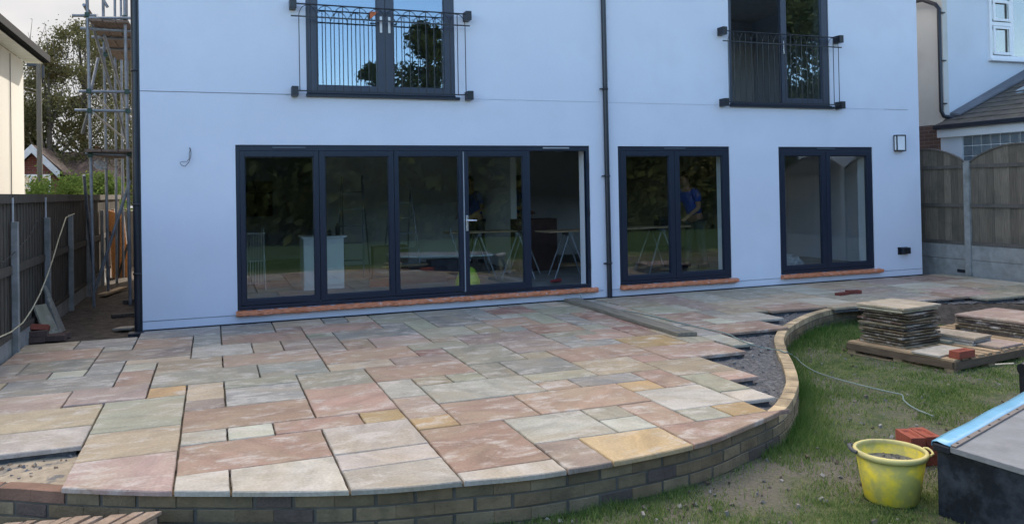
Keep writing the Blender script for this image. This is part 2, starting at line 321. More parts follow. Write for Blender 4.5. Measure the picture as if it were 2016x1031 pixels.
# raised bed of hardcore and mortar behind the retaining wall
def inwall(x, y, m=.06):
    # inside the patio side of the wall path
    best = 1e9; side = 0
    for a, b in zip(WP4, WP4[1:]):
        d = b-a; t = max(0, min(1, ((x-a.x)*d.x+(y-a.y)*d.y)/d.length_squared)); px = a.x+d.x*t; py = a.y+d.y*t
        q = (x-px)**2+(y-py)**2
        if q < best: best = q; side = d.x*(y-a.y)-d.y*(x-a.x)
    return side > 0 and best > m*m
WP4 = WALLP[:-1:4]+[WALLP[-1]]
def wall_dist(x, y):
    best = 1e9; side = 0
    for a, b in zip(WP4, WP4[1:]):
        d = b-a; t = max(0, min(1, ((x-a.x)*d.x+(y-a.y)*d.y)/d.length_squared)); qx = (x-a.x-d.x*t)**2+(y-a.y-d.y*t)**2
        if qx < best: best = qx; side = d.x*(y-a.y)-d.y*(x-a.x)
    return (math.sqrt(best) if side < 0 else -math.sqrt(best))
GRAV = mat('gravel_and_mortar', (.11, .11, .112), .95, .2, .55, 34, bump=1.0, bscale=45, dirt=(.24, .235, .23), dirtscale=26, dirtamt=.7, dlo=.52, dhi=.62)
SANDM = mat('sandy_mortar_bed', (.40, .33, .24), .95, .2, .22, 14, bump=.8, bscale=30, dirt=(.12, .13, .14), dirtscale=5, dirtamt=.8, dlo=.55, dhi=.62)
def zg(x, y):
    return -.068+.012*fn(x, y, 5)+.014*fn(x, y, 17)+.006*fn(x, y, 33)
tag(sheet('gravel', 3.3, 12.36, -6.1, -.1, .05, zg, GRAV, keep=lambda x, y: inwall(x, y, .08)), kind='structure')
tag(sheet('subbase', -2.02, 3.4, -6.4, .05, .07, lambda x, y: -.062+.014*fn(x, y, 4)+.008*fn(x, y, 14), SANDM, keep=lambda x, y: inwall(x, y, .07)), kind='structure')
SOIL = mat('alley_soil', (.075, .062, .05), .95, .15, .4, 8, bump=1.0, bscale=25, dirt=(.15, .13, .11), dirtscale=11, dirtamt=.5)
tag(sheet('alley_ground', -2.1, -.7, -.42, 14, .07, lambda x, y: -.05+.02*fn(x, y, 2)+.012*fn(x, y, 9)+.006*fn(x, y, 21)-.05*max(0, min(1, y/3))*0, SOIL), kind='structure')

# loose stones on the bed: past counting
st = MB()
for _ in range(1500):
    x = rnd(3.4, 9.5); y = rnd(-6, -1.9)
    if not inwall(x, y, .14): continue
    r_ = rnd(.006, .017); c = rnd(.5, 1.4)
    M = TM((x, y, zg(x, y)+r_*.4), rnd(0, 6), rnd(0, 3), rnd(0, 3))
    vs = [M @ Vector((sx*r_*rnd(.6, 1.2), sy*r_*rnd(.6, 1.2), sz*r_*rnd(.4, .9))) for sx in (-1, 1) for sy in (-1, 1) for sz in (-1, 1)]
    st.add(vs, [(0, 1, 3, 2), (4, 6, 7, 5), (0, 4, 5, 1), (2, 3, 7, 6), (0, 2, 6, 4), (1, 5, 7, 3)], (.17*c, .165*c, .16*c))
STONEM = mat('loose_stone', rough=.9, attr=True, var=.2)
tag(st.build('loose_stones', STONEM, attrs=True), 'loose grey hardcore stones lying on the bare bed inside the curved edging', 'gravel', kind='stuff')
md = MB()
for _ in range(80):
    x = rnd(-1.9, -.86); y = rnd(-5.25, -4.83) if random.random() < .6 else -4.9+rnd(-.03, .12)
    if not inwall(x, y, .14): continue
    r_ = rnd(.005, .014); M = TM((x, y, -.062), rnd(0, 6), rnd(0, 3), rnd(0, 3)); c = random.choice([(.12, .125, .13), (.16, .16, .165), (.30, .22, .15)])
    vs = [M @ Vector((sx*r_*rnd(.6, 1.4), sy*r_*rnd(.6, 1.2), sz*r_*rnd(.3, .8))) for sx in (-1, 1) for sy in (-1, 1) for sz in (-1, 1)]
    md.add(vs, [(0, 1, 3, 2), (4, 6, 7, 5), (0, 4, 5, 1), (2, 3, 7, 6), (0, 2, 6, 4), (1, 5, 7, 3)], c)
tag(md.build('mortar_lumps', STONEM, attrs=True), 'grey mortar lumps and chips in the unpaved front left corner', 'mortar', kind='stuff')

# ------------------------------------------------------------------ paving
PC = dict(g=(.29, .285, .215), s=(.335, .222, .168), u=(.245, .245, .225), m=(.29, .225, .195), p=(.345, .262, .22), b=(.38, .31, .215), o=(.44, .29, .13), l=(.43, .42, .35), y=(.50, .355, .19), r=(.27, .15, .115), w=(.48, .44, .38))
TR = """A 0 2 -.55 2 u;0 3 2 4 s;2 3 1 2 s;2 4 -.55 1 b;3 6 1 3 s;-1 1 4 6 l;1 2 4 6 b;2 3 4 6 m;3 4 3 4 g;3 4 4 7 m;0 3 6 8 s;1 3 8 10 u;3 6 7 9 s;3 5 9 10 b;5 7 9 10 m;6 7 8 9 r;6 8 7 8 g
7 9 8 11 g;4 7 10 12 s;4 5 5 7 s;5 7 5 7 p;4 7 3 5 u;6 7 2 3 u;4 5 -.55 1 u;5 6 -.55 1 b;6 8 -.55 2 g;7 8 2 4 g;7 9 4 6 g;8 10 1 4 u;8 11 -.55 1 u;9 10 4 6 b;7 8 6 7 b;8 11 6 8 m;9 11 8 10 m;9 10 10 11 b;11 13 0 2 r;11 12 -.55 0 l;12 13 -.55 0 u;10 11 1 3 u;11 12 2 3 l;10 12 3 5 s;12 13 2 5 g;11 13 5 7 r;10 11 5 6 u;13 14 -.55 1 l;14 15 -.55 1 b;13 15 1 3 g;13 14 3 6 u;14 16 3 5 r;13 14 6 7 g;11 13 7 8 g;11 12 8 9 u;12 14 7 9 s;14 15 5 7 m;14 15 7 9 r;11 13 9 10 u;10 13 10 12 s;13 15 9 11 o
15 16 10 11 g;16 16.9 10 12 l;15 16 5 8 r;15 16 8 10 b;13 15.8 11 13 s;12 13 12 13 s;10 12 12 14 b;12 14 13 15 b;12 13 15 17 g;13 14 15 16 s;12 13 17 18 w;11 12 14 16 s;10 11 15 16 o;10 12 16 18 l;9 11 14 15 u;9 10 17 19 s;8 9 17 18 g;8 9 18 19 l;7 10 15 17 s;8 9 14 15 s;8 10 13 14 g;8 10 11 13 u;7 8 11 13 g;6 8 17 19 l;5 7 15 17 s;4 6 17 20 s;5 8 13 15 l;5 6 12 13 b;6 7 12 13 g;4 5 12 14 l;4 5 14 16 p;4 5 16 17 o
6 7 19 E m;7 9 19 E y;9 12.55 19 E s;10 11 18 19 g;11 12 18 19 o;4 6 20 E w;2 4 12 15 s;2 4 10 12 g;3 4 15 16 o;1 3 15 16 s;2 4 16 18 w;2 4 18 19 w;2 4 19 E l;-1 0 15 16 l;0 1 15 16 l;-1 2 13 15 s;0 2 10 11 g;0 2 11 13 u;-1 2 16 18 s;-1 0 18 E w;0 2 18 E w;-1 0 10 12 b;-1 0 12 13 m;-2 -1 10 11.2 o;-2 0 6 8 b;-2 1 8 10 g
-6.85 -5 .7 2.45 b;-5 -3 .7 2.45 u;-4 -3 2.45 3.45 u;-6.85 -4 2.45 4.45 s;-6.85 -6 4.45 6.45 u;-6 -4 4.45 6.4 u;-5 -4 6.4 7.4 l;-6.85 -5 6.4 7.4 m;-4 -1 3.45 5.45 m;-4 -3 5.45 7.4 u;-6 -3 7.4 9.4 u;-6.85 -6 7.4 9.4 b;-6.85 -4 9.4 11.35 p;-4 -2 9.4 11.2 m;-3 -1 5.45 6.2 b;-3 -2 6.2 7.3 l;-3 -2 7.3 9.4 s;-3 -1 1.4 3.45 s;-3 0 -.55 1.4 u;-1 0 1.4 4 u;-3 -1 11.2 14.2 g;-6.85 -3 11.35 13.4 b;-6.85 -3 13.4 15.1 w;-3 -1 14.2 16.3 b;-3 -1 16.3 E p
17 20 8.15 10 s;16 17 8 10 u;17 18 7 8.15 m;18 19 7 8.15 l;16 17 3 5 b;16 17 5 7 g;16 17 7 8 u;17 19 5 7 s;17 19.5 3 5 g;19 21.3 6.3 8.15 l;19 20 5 6.3 u;19.5 21 3 5 m;20 22 5 6.3 b;22 25 5 6.5 s;25 27 4 6.5 l""".replace('A ', '')
slabs = []
occ = set()
for t in TR.replace('\n', ';').split(';'):
    a = t.split(); i0, i1, j0 = map(float, a[:3]); j1 = None if a[3] == 'E' else float(a[3]); slabs.append((i0, i1, j0, j1, a[4]))
    for i in range(int(round(i0)), int(round(i1))):
        for j in range(int(round(max(0, j0))), int(round(j1 if j1 else 22))): occ.add((i, j))
rs = random.Random(21)
def lim(i): return 3 if i < 17 else (5 if i < 25 else (7 if i < 33 else 8))
for j in range(0, 8):
    for i in range(15, 40):
        if (i, j) in occ or j >= lim(i): continue
        opts = [(3, 2), (2, 2), (2, 3), (2, 1), (1, 2), (1, 1)]; rs.shuffle(opts[:4]); rs.shuffle(opts)
        opts.sort(key=lambda o: -o[0]*o[1]*rs.random())
        for w_, h_ in opts+[(1, 1)]:
            cells = [(i+a, j+b) for a in range(w_) for b in range(h_)]
            if all(c not in occ and c[0] < 40 and c[1] < lim(c[0]) and lim(c[0]) == lim(i) for c in cells): break
        occ.update(cells); slabs.append((i, i+w_, j if j else -.55, j+h_, rs.choice('gsumpblbsg')))
def SX(i): return .077+(.309 if i >= 0 else .303)*i if i < 16.5 else .077+.309*16.5+(i-16.5)*.303
def SY(j): return -.2-.3035*j
pv = MB(); bed = MB(); jn = .0062
for k, (i0, i1, j0, j1, cc) in enumerate(slabs):
    x0, x1 = SX(i0)+jn, SX(i1)-jn; y1 = SY(j0)-jn
    base = PC[cc]; v = rs.uniform(.84, 1.14); mu_ = 0 if cc == 'y' else .14; col = tuple(min(1, (b*(1-mu_)+t_*mu_)*v*rs.uniform(.97, 1.03)) for b, t_ in zip(base, (.36, .295, .22)))
    n = max(2, int((x1-x0)/.07)); zz = rs.uniform(-.0025, .0025); tilt = rs.uniform(-.002, .002)
    P = []
    jit = lambda: rs.uniform(-.0025, .0025)
    if j1 is None:
        for q in range(n+1):
            x = x0+(x1-x0)*q/n; P.append((x, min(front_y(x)-.028, y1-.01)+jit()*.6))
        if P[-1][1] > y1-.05: P = P[:-1]+[(P[-1][0], P[-1][1])]
    else:
        y0 = SY(j1)+jn
        for q in range(n+1): P.append((x0+(x1-x0)*q/n, y0+jit()))
    ylow = P[-1][1]; m_ = max(1, int((y1-ylow)/.07))
    for q in range(1, m_+1): P.append((x1+jit(), ylow+(y1-ylow)*q/m_))
    for q in range(1, n+1): P.append((x1+(x0-x1)*q/n, y1+jit()))
    yl0 = P[0][1]; m_ = max(1, int((y1-yl0)/.07))
    for q in range(1, m_): P.append((x0+jit(), y1+(yl0-y1)*q/m_))
    # riven slab: chamfered top edge, inner top ring
    cx = sum(p[0] for p in P)/len(P); cy = sum(p[1] for p in P)/len(P); nn = len(P)
    hz = lambda x, y: zz+tilt*(x-cx)*2
    def inset(d):
        o = []
        for a in range(nn):
            p, q_, r2 = P[a-1], P[a], P[(a+1) % nn]
            tx, ty = r2[0]-p[0], r2[1]-p[1]; L = math.hypot(tx, ty) or 1
            o.append((q_[0]-ty/L*d, q_[1]+tx/L*d))
        return o
    P1 = inset(.005)
    vs = [(x, y, -.03) for x, y in P]+[(x, y, -.006+hz(x, y)+rs.uniform(-.002, .001)) for x, y in P]+[(x, y, hz(x, y)) for x, y in P1]
    fs = [(a, (a+1) % nn, nn+(a+1) % nn, nn+a) for a in range(nn)]+[(nn+a, nn+(a+1) % nn, 2*nn+(a+1) % nn, 2*nn+a) for a in range(nn)]+[tuple(range(2*nn, 3*nn))]
    pv.add(vs, fs, col, rs.random())
    yb = min(p[1] for p in P) if j1 else min(P[0][1], P[n][1] if n < len(P) else P[0][1])
    if j1: bed.box(x0+.035, x1-.035, SY(j1)+.04, y1-.01, -.075, -.028)
MORT = mat('slab_mortar', (.11, .115, .125), .9, .2, .3, 15, bump=.6, bscale=40)
tag(pv.build('patio_paving', SLAB, fixn=False, attrs=True), 'mixed-size buff, grey and pink sandstone paving slabs laid across the patio', kind='structure')
tag(bed.build('mortar_bed', MORT), kind='structure')

# ------------------------------------------------------------------ curved brick wall
gw = thing('garden_wall', 'low curved buff brick retaining wall edging the sandstone patio', 'wall')
BRA = mat('buff_brick', rough=.88, attr=True, var=.22, scale=9, bump=.35, bscale=55, dirt=(.075, .064, .044), dirtscale=3.5, dirtamt=.55, dlo=.48, dhi=.66)
MOR2 = mat('wall_mortar', (.13, .12, .10), .95, .1, .25, 14)
bb = MB(); mo = MB()
fine = resample(WALLP, .02)
def off(P, i, d):
    a = P[max(0, i-1)]; b = P[min(len(P)-1, i+1)]; t = (b-a).normalized(); return P[i]+Vector((-t.y, t.x, 0))*d
def seg(P, i0, i1, d0, d1, z0, z1, mb, c):
    idx = list(range(i0, i1+1, 3)); idx = idx if idx[-1] == i1 else idx+[i1]
    n = len(idx); vs = []
    for i in idx:
        o = off(P, i, d0); q = off(P, i, d1); vs += [(o.x, o.y, z0), (o.x, o.y, z1), (q.x, q.y, z1), (q.x, q.y, z0)]
    fs = [(0, 1, 2, 3), (4*n-4, 4*n-1, 4*n-2, 4*n-3)]
    for k in range(n-1):
        for e in range(4): fs.append((k*4+e, k*4+4+e, k*4+4+(e+1) % 4, k*4+(e+1) % 4))
    mb.add(vs, fs, c)
for course in range(4):
    zt = -.032-.082*course; s = -.11 if course % 2 else 0.0; i = 0; stepn = 11.25
    pos = -5.6 if course % 2 else 0
    while pos < len(fine)-12:
        a = max(0, int(round(pos))); b = min(len(fine)-1, int(round(pos+10.7))); pos += stepn
        if b-a < 2 or fine[a].x > 8.35: continue
        v = rs.uniform(.8, 1.2); warm = rs.random()
        c = (.225*v, (.178-.018*warm)*v, (.108-.018*warm)*v)
        if rs.random() < .08: c = (.12, .09, .075)
        if fine[a].x < -.9 and course == 0 and rs.random() < .7: c = (.22, .13, .09)
        if fine[a].x > 3.8 and course == 0: c = (.48*v, .365*v, .22*v)
        d = rs.uniform(-.003, .003)
        seg(fine, a, b, d, .102+d, zt-.071, zt+rs.uniform(-.001, .001), bb, c)
seg(fine, 0, max(i for i, p in enumerate(fine) if p.x < 8.35), .006, .096, -.36, -.036, mo, (1, 1, 1))
bb.build('brick_courses', BRA, gw, bevel=.004, attrs=True); mo.build('mortar', MOR2, gw)

# ------------------------------------------------------------------ our house
house = thing('rendered_house', 'large white rendered house with anthracite bifold doors and two balconies above the patio', 'house')
HX0, HX1, HD, HZ = -.817, 11.858, 8.6, 6.3
BF = (.284, 5.302, .165, 2.288); W2 = (5.783, 7.804, .165, 2.283); W3 = (8.77, 10.769, .165, 2.28)
B1 = (1.185, 3.228, 2.945, 5.10); B2 = (7.835, 9.87, 2.945, 5.10)
OPEN = [BF, W2, W3, B1, B2]
def wall_grid(mb, xs, zs, opens, y0, y1, tf=lambda p: p):
    xs = sorted(set(xs)); zs = sorted(set(zs))
    inside = lambda x, z: any(o[0] < x < o[1] and o[2] < z < o[3] for o in opens)
    for i in range(len(xs)-1):
        for j in range(len(zs)-1):
            xa, xb, za, zb = xs[i], xs[i+1], zs[j], zs[j+1]
            if inside((xa+xb)/2, (za+zb)/2): continue
            for y, rev in ((y0, False), (y1, True)):
                q = [(xa, y, za), (xb, y, za), (xb, y, zb), (xa, y, zb)]; q = q[::-1] if rev else q
                mb.add([tf(p) for p in q], [(0, 1, 2, 3)])
    for (x0, x1, z0, z1) in opens:
        for q in ([(x0, y0, z0), (x0, y0, z1), (x0, y1, z1), (x0, y1, z0)], [(x1, y0, z0), (x1, y1, z0), (x1, y1, z1), (x1, y0, z1)],
                  [(x0, y0, z0), (x0, y1, z0), (x1, y1, z0), (x1, y0, z0)], [(x0, y0, z1), (x1, y0, z1), (x1, y1, z1), (x0, y1, z1)]):
            mb.add([tf(p) for p in q], [(0, 1, 2, 3)])
hw = MB(); xs = [HX0, HX1]+[v for o in OPEN for v in o[:2]]; zs = [-.3, .6, 2.95, HZ]+[v for o in OPEN for v in o[2:]]
wall_grid(hw, xs, zs, OPEN, 0, .34)
hw.box(HX0, HX0+.3, .3, HD, -.3, HZ-.002); hw.box(HX1-.3, HX1, .3, HD, -.3, HZ-.002)
BWIN = (.55, 1.3, 1.15, 1.95); BWIN2 = (3.3, 4.1, 1.2, 2.1)
bw = MB(); wall_grid(bw, [HX0+.3, HX1-.3, BWIN[0], BWIN[1]], [-.3, HZ, BWIN[2], BWIN[3]], [BWIN], HD-.3, HD)
hw.build('wall', RENDER, house, fixn=False); bw.build('rear_wall', RENDER, house, fixn=False)
q = MB(); q.box(BWIN[0], BWIN[1], HD-.2, HD-.19, BWIN[2], BWIN[3]); rwo = q.build('rear_window', mat('dim_window_fill', (.30, .28, .20), .8), house)  # opaque panel added to dim the daylight in this opening
q = MB(); q.box(.90, .94, HD-.26, HD-.201, BWIN[2], BWIN[3]); q.box(BWIN[0], BWIN[1], HD-.25, HD-.202, 1.66, 1.70); q.build('window_bar', BLACK, rwo)
# black gap at foot, joint lines
j = MB(); j.box(HX0+.005, HX1-.002, -.012, -.001, -.05, .012); j.build('base_membrane', BLACK, house)
JL = mat('joint_dark', (.09, .10, .13), .9); JF = mat('joint_faint', (.36, .40, .46), .9)  # dark and fainter strips marking the render joints
for xa, xb, za, zb, jm in ((HX0-.001, .283, .112, .117, JL), (5.36, 5.50, .112, .117, JL), (5.60, 5.78, .112, .117, JL), (7.87, 8.76, .112, .117, JL), (10.88, HX1-.01, .112, .117, JL), (HX0, .99, 2.945, 2.9505, JL), (11.05, 11.6, 2.940, 2.945, JL), (3.45, 5.5, 2.946, 2.949, JF), (5.62, 7.6, 2.944, 2.947, JF), (10.1, 11.05, 2.941, 2.944, JF)):
    j = MB(); j.box(xa, xb, -.004, -.0005, za, zb); j.build('joint_line', jm, house)
# floors and ceilings, partition
fl = MB(); fl.box(HX0+.3, HX1-.3, .341, HD-.3, -.3, .15); fl.build('floor', mat('screed_floor', (.26, .25, .235), .7, .3, .25, 3, dirt=(.36, .35, .33), dirtscale=4), house)
fl = MB(); fl.box(HX0+.3, HX1-.3, .341, HD-.3, 2.5, 2.75); fl.box(HX0+.3, HX1-.3, .341, HD-.3, 5.35, 5.5); fl.build('ceiling', mat('ceiling_paint', (.6, .6, .6), .9), house)
fl = MB(); fl.box(5.3, 5.42, 3.4, HD-.3, .151, 2.499); fl.box(HX0+.31, HX1-.31, 5.6, 5.72, .152, 2.498) if False else None
fl.box(2.0, HX1-.31, 5.9, 6.02, .152, 2.498); fl.box(5.0, 5.1, .342, HD-.3, 2.751, 5.349); fl.box(HX0+.31, HX1-.31, 4.2, 4.3, 2.752, 5.348)
fl.build('inner_wall', PLASTER, house)
fl = MB(); fl.box(8.62, 8.70, 2.6, 5.89, .152, 2.498); fl.box(8.701, HX1-.31, 4.6, 4.7, .152, 2.498); fl.build('added_partition', mat('dark_partition', (.20, .17, .15), .9, .2, .2, 2), house)  # partition added, coloured dark to dim the room behind the right doors
# roof
rf = MB(); e = .45
rf.add([(HX0-e, -e, HZ), (HX1+e, -e, HZ), (HX1+e, HD+e, HZ), (HX0-e, HD+e, HZ), (HX0+4, HD/2, HZ+2.6), (HX1-4, HD/2, HZ+2.6)], [(0, 1, 5, 4), (1, 2, 5), (2, 3, 4, 5), (3, 0, 4), (0, 3, 2, 1)])
rf.build('roof', mat('roof_tile', (.12, .08, .06), .85, .2, .3, 5, (1, 1, 6), bump=.3), house)
# reveal linings (white plaster at the inner sides of the openings, behind the frames)
for o in (BF, W2, W3, B1, B2):
    l = MB(); l.box(o[1]-.012, o[1]-.002, .10, .345, o[2]+.01, o[3]-.004); l.box(o[0]+.002, o[0]+.012, .10, .345, o[2]+.01, o[3]-.004); l.box(o[0]+.013, o[1]-.013, .10, .345, o[3]-.014, o[3]-.003)
    l.build('reveal_lining', REVEAL, house)

def frame_ring(mb, x0, x1, z0, z1, y0, y1, wl, wr, wt, wb):
    mb.box(x0, x0+wl, y0, y1, z0, z1); mb.box(x1-wr, x1, y0, y1, z0, z1)
    mb.box(x0+wl, x1-wr, y0, y1, z1-wt, z1); mb.box(x0+wl, x1-wr, y0, y1, z0, z0+wb)
def leaf(parent, x0, x1, z0, z1, y0, gx0, gx1, gz0, gz1, gm, fm, name='door_leaf', glass=True):
    f = MB(); frame_ring(f, x0, x1, z0, z1, y0, y0+.07, gx0-x0, x1-gx1, z1-gz1, gz0-z0)
    # glazing bead
    frame_ring(f, gx0-.001, gx1+.001, gz0-.001, gz1+.001, y0+.018, y0+.05, .012, .012, .012, .012)
    ob = f.build(name, fm, parent, bevel=.004)
    if glass:
        p = MB(); p.box(gx0-.005, gx1+.005, y0+.032, y0+.038, gz0-.005, gz1+.005); p.build('glass_pane', gm, ob)
    return ob
def handle(parent, x, z, y, right=True, m=CHROME, name='door_handle'):
    h = MB(); h.box(x-.016, x+.016, y-.012, y, z-.11, z+.11); d = 1 if right else -1
    h.tube([(x, y-.01, z+.04), (x, y-.055, z+.04), (x+d*.02, y-.06, z+.04), (x+d*.125, y-.06, z+.037)], .011, 8)
    h.tube([(x, y-.013, z-.055), (x, y-.02, z-.055)], .012, 8)
    return h.build(name, m, parent, bevel=.003)
def wrapsill(x0, x1, z0=.100, z1=.168):
    s_ = MB(); n = int((x1-x0)/.035); vs = []; fs = []
    prof = [(-.002, z0), (-.07, z0+.004), (-.092, z0+.018), (-.09, z1-.02), (-.07, z1-.004), (-.002, z1)]
    for i in range(n+1):
        x = x0+(x1-x0)*i/n
        for (y, z) in prof: vs.append((x+rs.uniform(-.006, .006), y+rs.uniform(-.007, .006)*(y < -.01), z+rs.uniform(-.006, .006)))
    k = len(prof)
    for i in range(n):
        for e in range(k-1): fs.append((i*k+e, i*k+e+1, (i+1)*k+e+1, (i+1)*k+e))
    fs += [tuple(range(k)), tuple(range(n*k, n*k+k))[::-1]]
    s_.add(vs, fs); return s_.build('wrapped_sill', TAPE, house)
# main bifold
f = MB(); x0, x1, z0, z1 = BF; frame_ring(f, x0+.001, x1-.001, z0+.012, z1-.001, .012, .095, .05, .05, .075, .045)
bif = f.build('bifold_door', ANTH, house, bevel=.003)
for (a, b, ga, gb) in ((.336, 1.327, .395, 1.262), (1.333, 2.333, 1.408, 2.262), (2.339, 3.318, 2.395, 3.259)):
    leaf(bif, a, b, .23, 2.21, .008, ga, gb, .30, 2.136, GLASS, ANTH)
lf = leaf(bif, 3.335, 4.335, .215, 2.208, -.012, 3.39, 4.225, .302, 2.132, GLASS, ANTH)
s_ = MB(); s_.box(3.3205, 3.333, -.006, .05, .225, 2.2); part(s_.build('seal', mat('pale_seal', (.30, .33, .37), .5), bif), 'pale vertical seal between two leaves')
# handle on the lever leaf
h = handle(bif, 3.362, 1.19, -.012)
for xv in (.95, 4.76):
    v = MB(); v.box(xv-.21, xv+.21, -.004, .011, 2.247, 2.262); v.build('trickle_vent', mat('vent_grey', (.10, .12, .15), .4) if xv < 2 else mat('vent_pale', (.45, .47, .5), .4), bif)
for hz_ in (.5, 1.3, 2.0):
    v = MB(); v.box(5.262, 5.285, -.01, .012, hz_-.05, hz_+.05); v.build('hinge', BLACK, bif)
def french(o, name, dx):
    f = MB(); frame_ring(f, o[0]+.001, o[1]-.001, o[2]+.012, o[3]-.001, .012, .095, .05, .05, .07, .045); d = f.build(name, ANTH, house, bevel=.003)
    leaf(d, o[0]+.052, 6.778+dx, .228, 2.208, .008, 5.925+dx, 6.688+dx, .30, 2.133, GLASS, ANTH)
    leaf(d, 6.784+dx, o[1]-.052, .228, 2.208, .008, 6.875+dx, 7.678+dx, .30, 2.133, GLASS, ANTH)
    v = MB(); v.box(6.6+dx, 6.98+dx, -.004, .011, 2.245, 2.26); v.build('trickle_vent', MATS['vent_grey'], d)
    return d
part(french(W2, 'patio_door', 0), 'two-leaf patio door with a person behind it'); part(french(W3, 'patio_door', 2.975), 'two-leaf patio door nearest the right corner')
part(wrapsill(.262, 5.37), 'long sill wrapped in copper-red film under the bifold doors'); wrapsill(5.775, 7.885); wrapsill(8.76, 10.885)
# upper doors
def upper(o, x_mid, openleft):
    f = MB(); frame_ring(f, o[0]+.001, o[1]-.001, o[2]+.012, o[3]-.001, .012, .095, .06, .06, .06, .045); d = f.build('balcony_door', ANTH2, house, bevel=.003)
    if not openleft: leaf(d, o[0]+.062, x_mid-.003, o[2]+.06, o[3]-.06, .002, o[0]+.15, x_mid-.115, o[2]+.135, o[3]-.14, GLASSU, ANTH2)
    else:
        # left leaf swung into the room
        M = TM((o[0]+.07, .05, 0), R(84)); L = x_mid-o[0]-.07; q = MB()
        for (a, b, c_, d_) in ((0, .09, o[2]+.06, o[3]-.06), (L-.09, L, o[2]+.06, o[3]-.06), (.09, L-.09, o[2]+.06, o[2]+.15), (.09, L-.09, o[3]-.15, o[3]-.06)): q.box(a, b, 0, .07, c_, d_, M=M)
        lo = q.build('door_leaf', ANTH2, d); g_ = MB(); g_.box(.085, L-.085, .03, .036, o[2]+.145, o[3]-.145, M=M); g_.build('glass_pane', GLASSU, lo)
    leaf(d, x_mid+.003, o[1]-.062, o[2]+.06, o[3]-.06, .002, x_mid+.115, o[1]-.15, o[2]+.135, o[3]-.14, GLASSU, ANTH2)
    sll = MB(); sll.box(o[0]-.01, o[1]+.05, -.055, .01, o[2]-.022, o[2]+.014); sll.box(o[0]+.01, o[1]-.01, -.05, .011, o[2]+.0145, o[2]+.03); sll.build('door_sill', ANTH, d, bevel=.003)
    return d
d1 = upper(B1, 2.245, False); d2 = upper(B2, 8.87, True)
part(d1, 'closed pair of balcony doors reflecting blue sky'); part(d2, 'balcony doors with the left leaf open')
handle(d1, 2.185, 3.93, .002, False, WHITEP); handle(d1, 2.30, 3.93, .002, True, WHITEP)
handle(d2, 8.93, 3.93, .002, True, CHROME)
tg = MB(); ta, tb2, tc2 = at(727, 23, 1, -.006), at(745, 24, 1, -.008), at(729, 38, 1, -.006); bk_ = V3 = Vector((0, .003, 0))
tg.add([ta, tb2, tc2, ta+bk_, tb2+bk_, tc2+bk_], [(0, 2, 1), (3, 4, 5), (0, 1, 4, 3), (1, 2, 5, 4), (2, 0, 3, 5)])
tg.build('warning_tag', mat('orange_tag', (.62, .16, .06), .6, var=.3, scale=30), d1)

# balcony railings
def railing(x0, x1, lbl):
    r_ = MB(); y = -.13; zt, z2, zb = 4.118, 3.955, 2.985
    r_.tube([(x0-.0, y, zt), (x1, y, zt)], .010, 6); r_.box(x0-.06, x1+.03, y-.006, y+.006, z2-.009, z2+.009); r_.box(x0+.0, x1, y-.008, y+.008, zb-.008, zb+.008)
    rail = r_.build('balcony_railing', BLACK, house); part(rail, lbl)
    n = round((x1-x0-.08)/.1125); n += n % 2; dx = (x1-x0-.08)/n; xa = x0+.04
    b = MB()
    for i in range(n+1):
        x = xa+i*dx; b.tube([(x, y, zb), (x, y, zt if i % 2 else z2)], .0062, 6, cap=False)
        if i % 2 == 0:
            for sgn in (-1, 1):
                if x+sgn*dx < xa-.01 or x+sgn*dx > xa+n*dx+.01: continue
                b.tube([(x+sgn*dx*(1-math.cos(a)), y+.003, z2+(zt-z2-.01)*math.sin(a)) for a in [k*math.pi/12 for k in range(7)]], .005, 5, cap=False)
    part(b.build('baluster', BLACK, rail), 'row of thin bars with pointed arches'); b = None
    for bx, bz in ((x0-.03, zt), (x1+.01, zt-.02), (x0-.02, zb-.005), (x1+.02, zb-.005)):
        q = MB(); q.box(bx-.042, bx+.042, y-.03, -.0005, bz-.062, bz+.062); q.build('fixing_block', BLACK, rail, bevel=.004)
railing(1.045, 3.385, 'black arched railing across the left balcony doors'); railing(7.69, 9.99, 'black arched railing across the right balcony doors')

# downpipes
def pipe(pts, r_, name, m, parent, brs=(), bx=0, square=False):
    p = MB(); p.tube(pts, r_, 12); o = p.build(name, m, parent)
    for (x, y, z, s) in brs:
        q = MB(); q.lathe([(r_+.006, z-.014), (r_+.009, z-.014), (r_+.009, z+.014), (r_+.006, z+.014)], 16, Matrix.Translation((x, y, 0))); q.box(x+s*r_, x+s*(r_+.05), y-.012, y+.012, z-.010, z+.010); q.build('bracket', BLACK, o)
    return o
pipe([(5.575, -.05, -.01), (5.553, -.05, 6.2)], .038, 'drainpipe', BLACKP, house, [(5.573, -.05, .52, -1), (5.567, -.05, 1.83, -1), (5.56, -.05, 3.14, -1)])
pipe([(-.868, .04, -.05), (-.868, .04, 6.2)], .046, 'drainpipe', BLACKP, house, [(-.868, .04, .7, 1), (-.868, .04, 1.55, 1), (-.868, .04, 3.20, 1)])
c_ = MB(); c_.box(HX0-.02, HX0-.001, .0, .3, -.05, 6.2); c_.build('corner_shade_strip', BLACK, house)  # black strip standing for the shade beside the corner pipe
q = MB(); q.box(-.97, -.79, -.16, .02, -.05, .004); q.build('gully', BLACKP, house, bevel=.005)
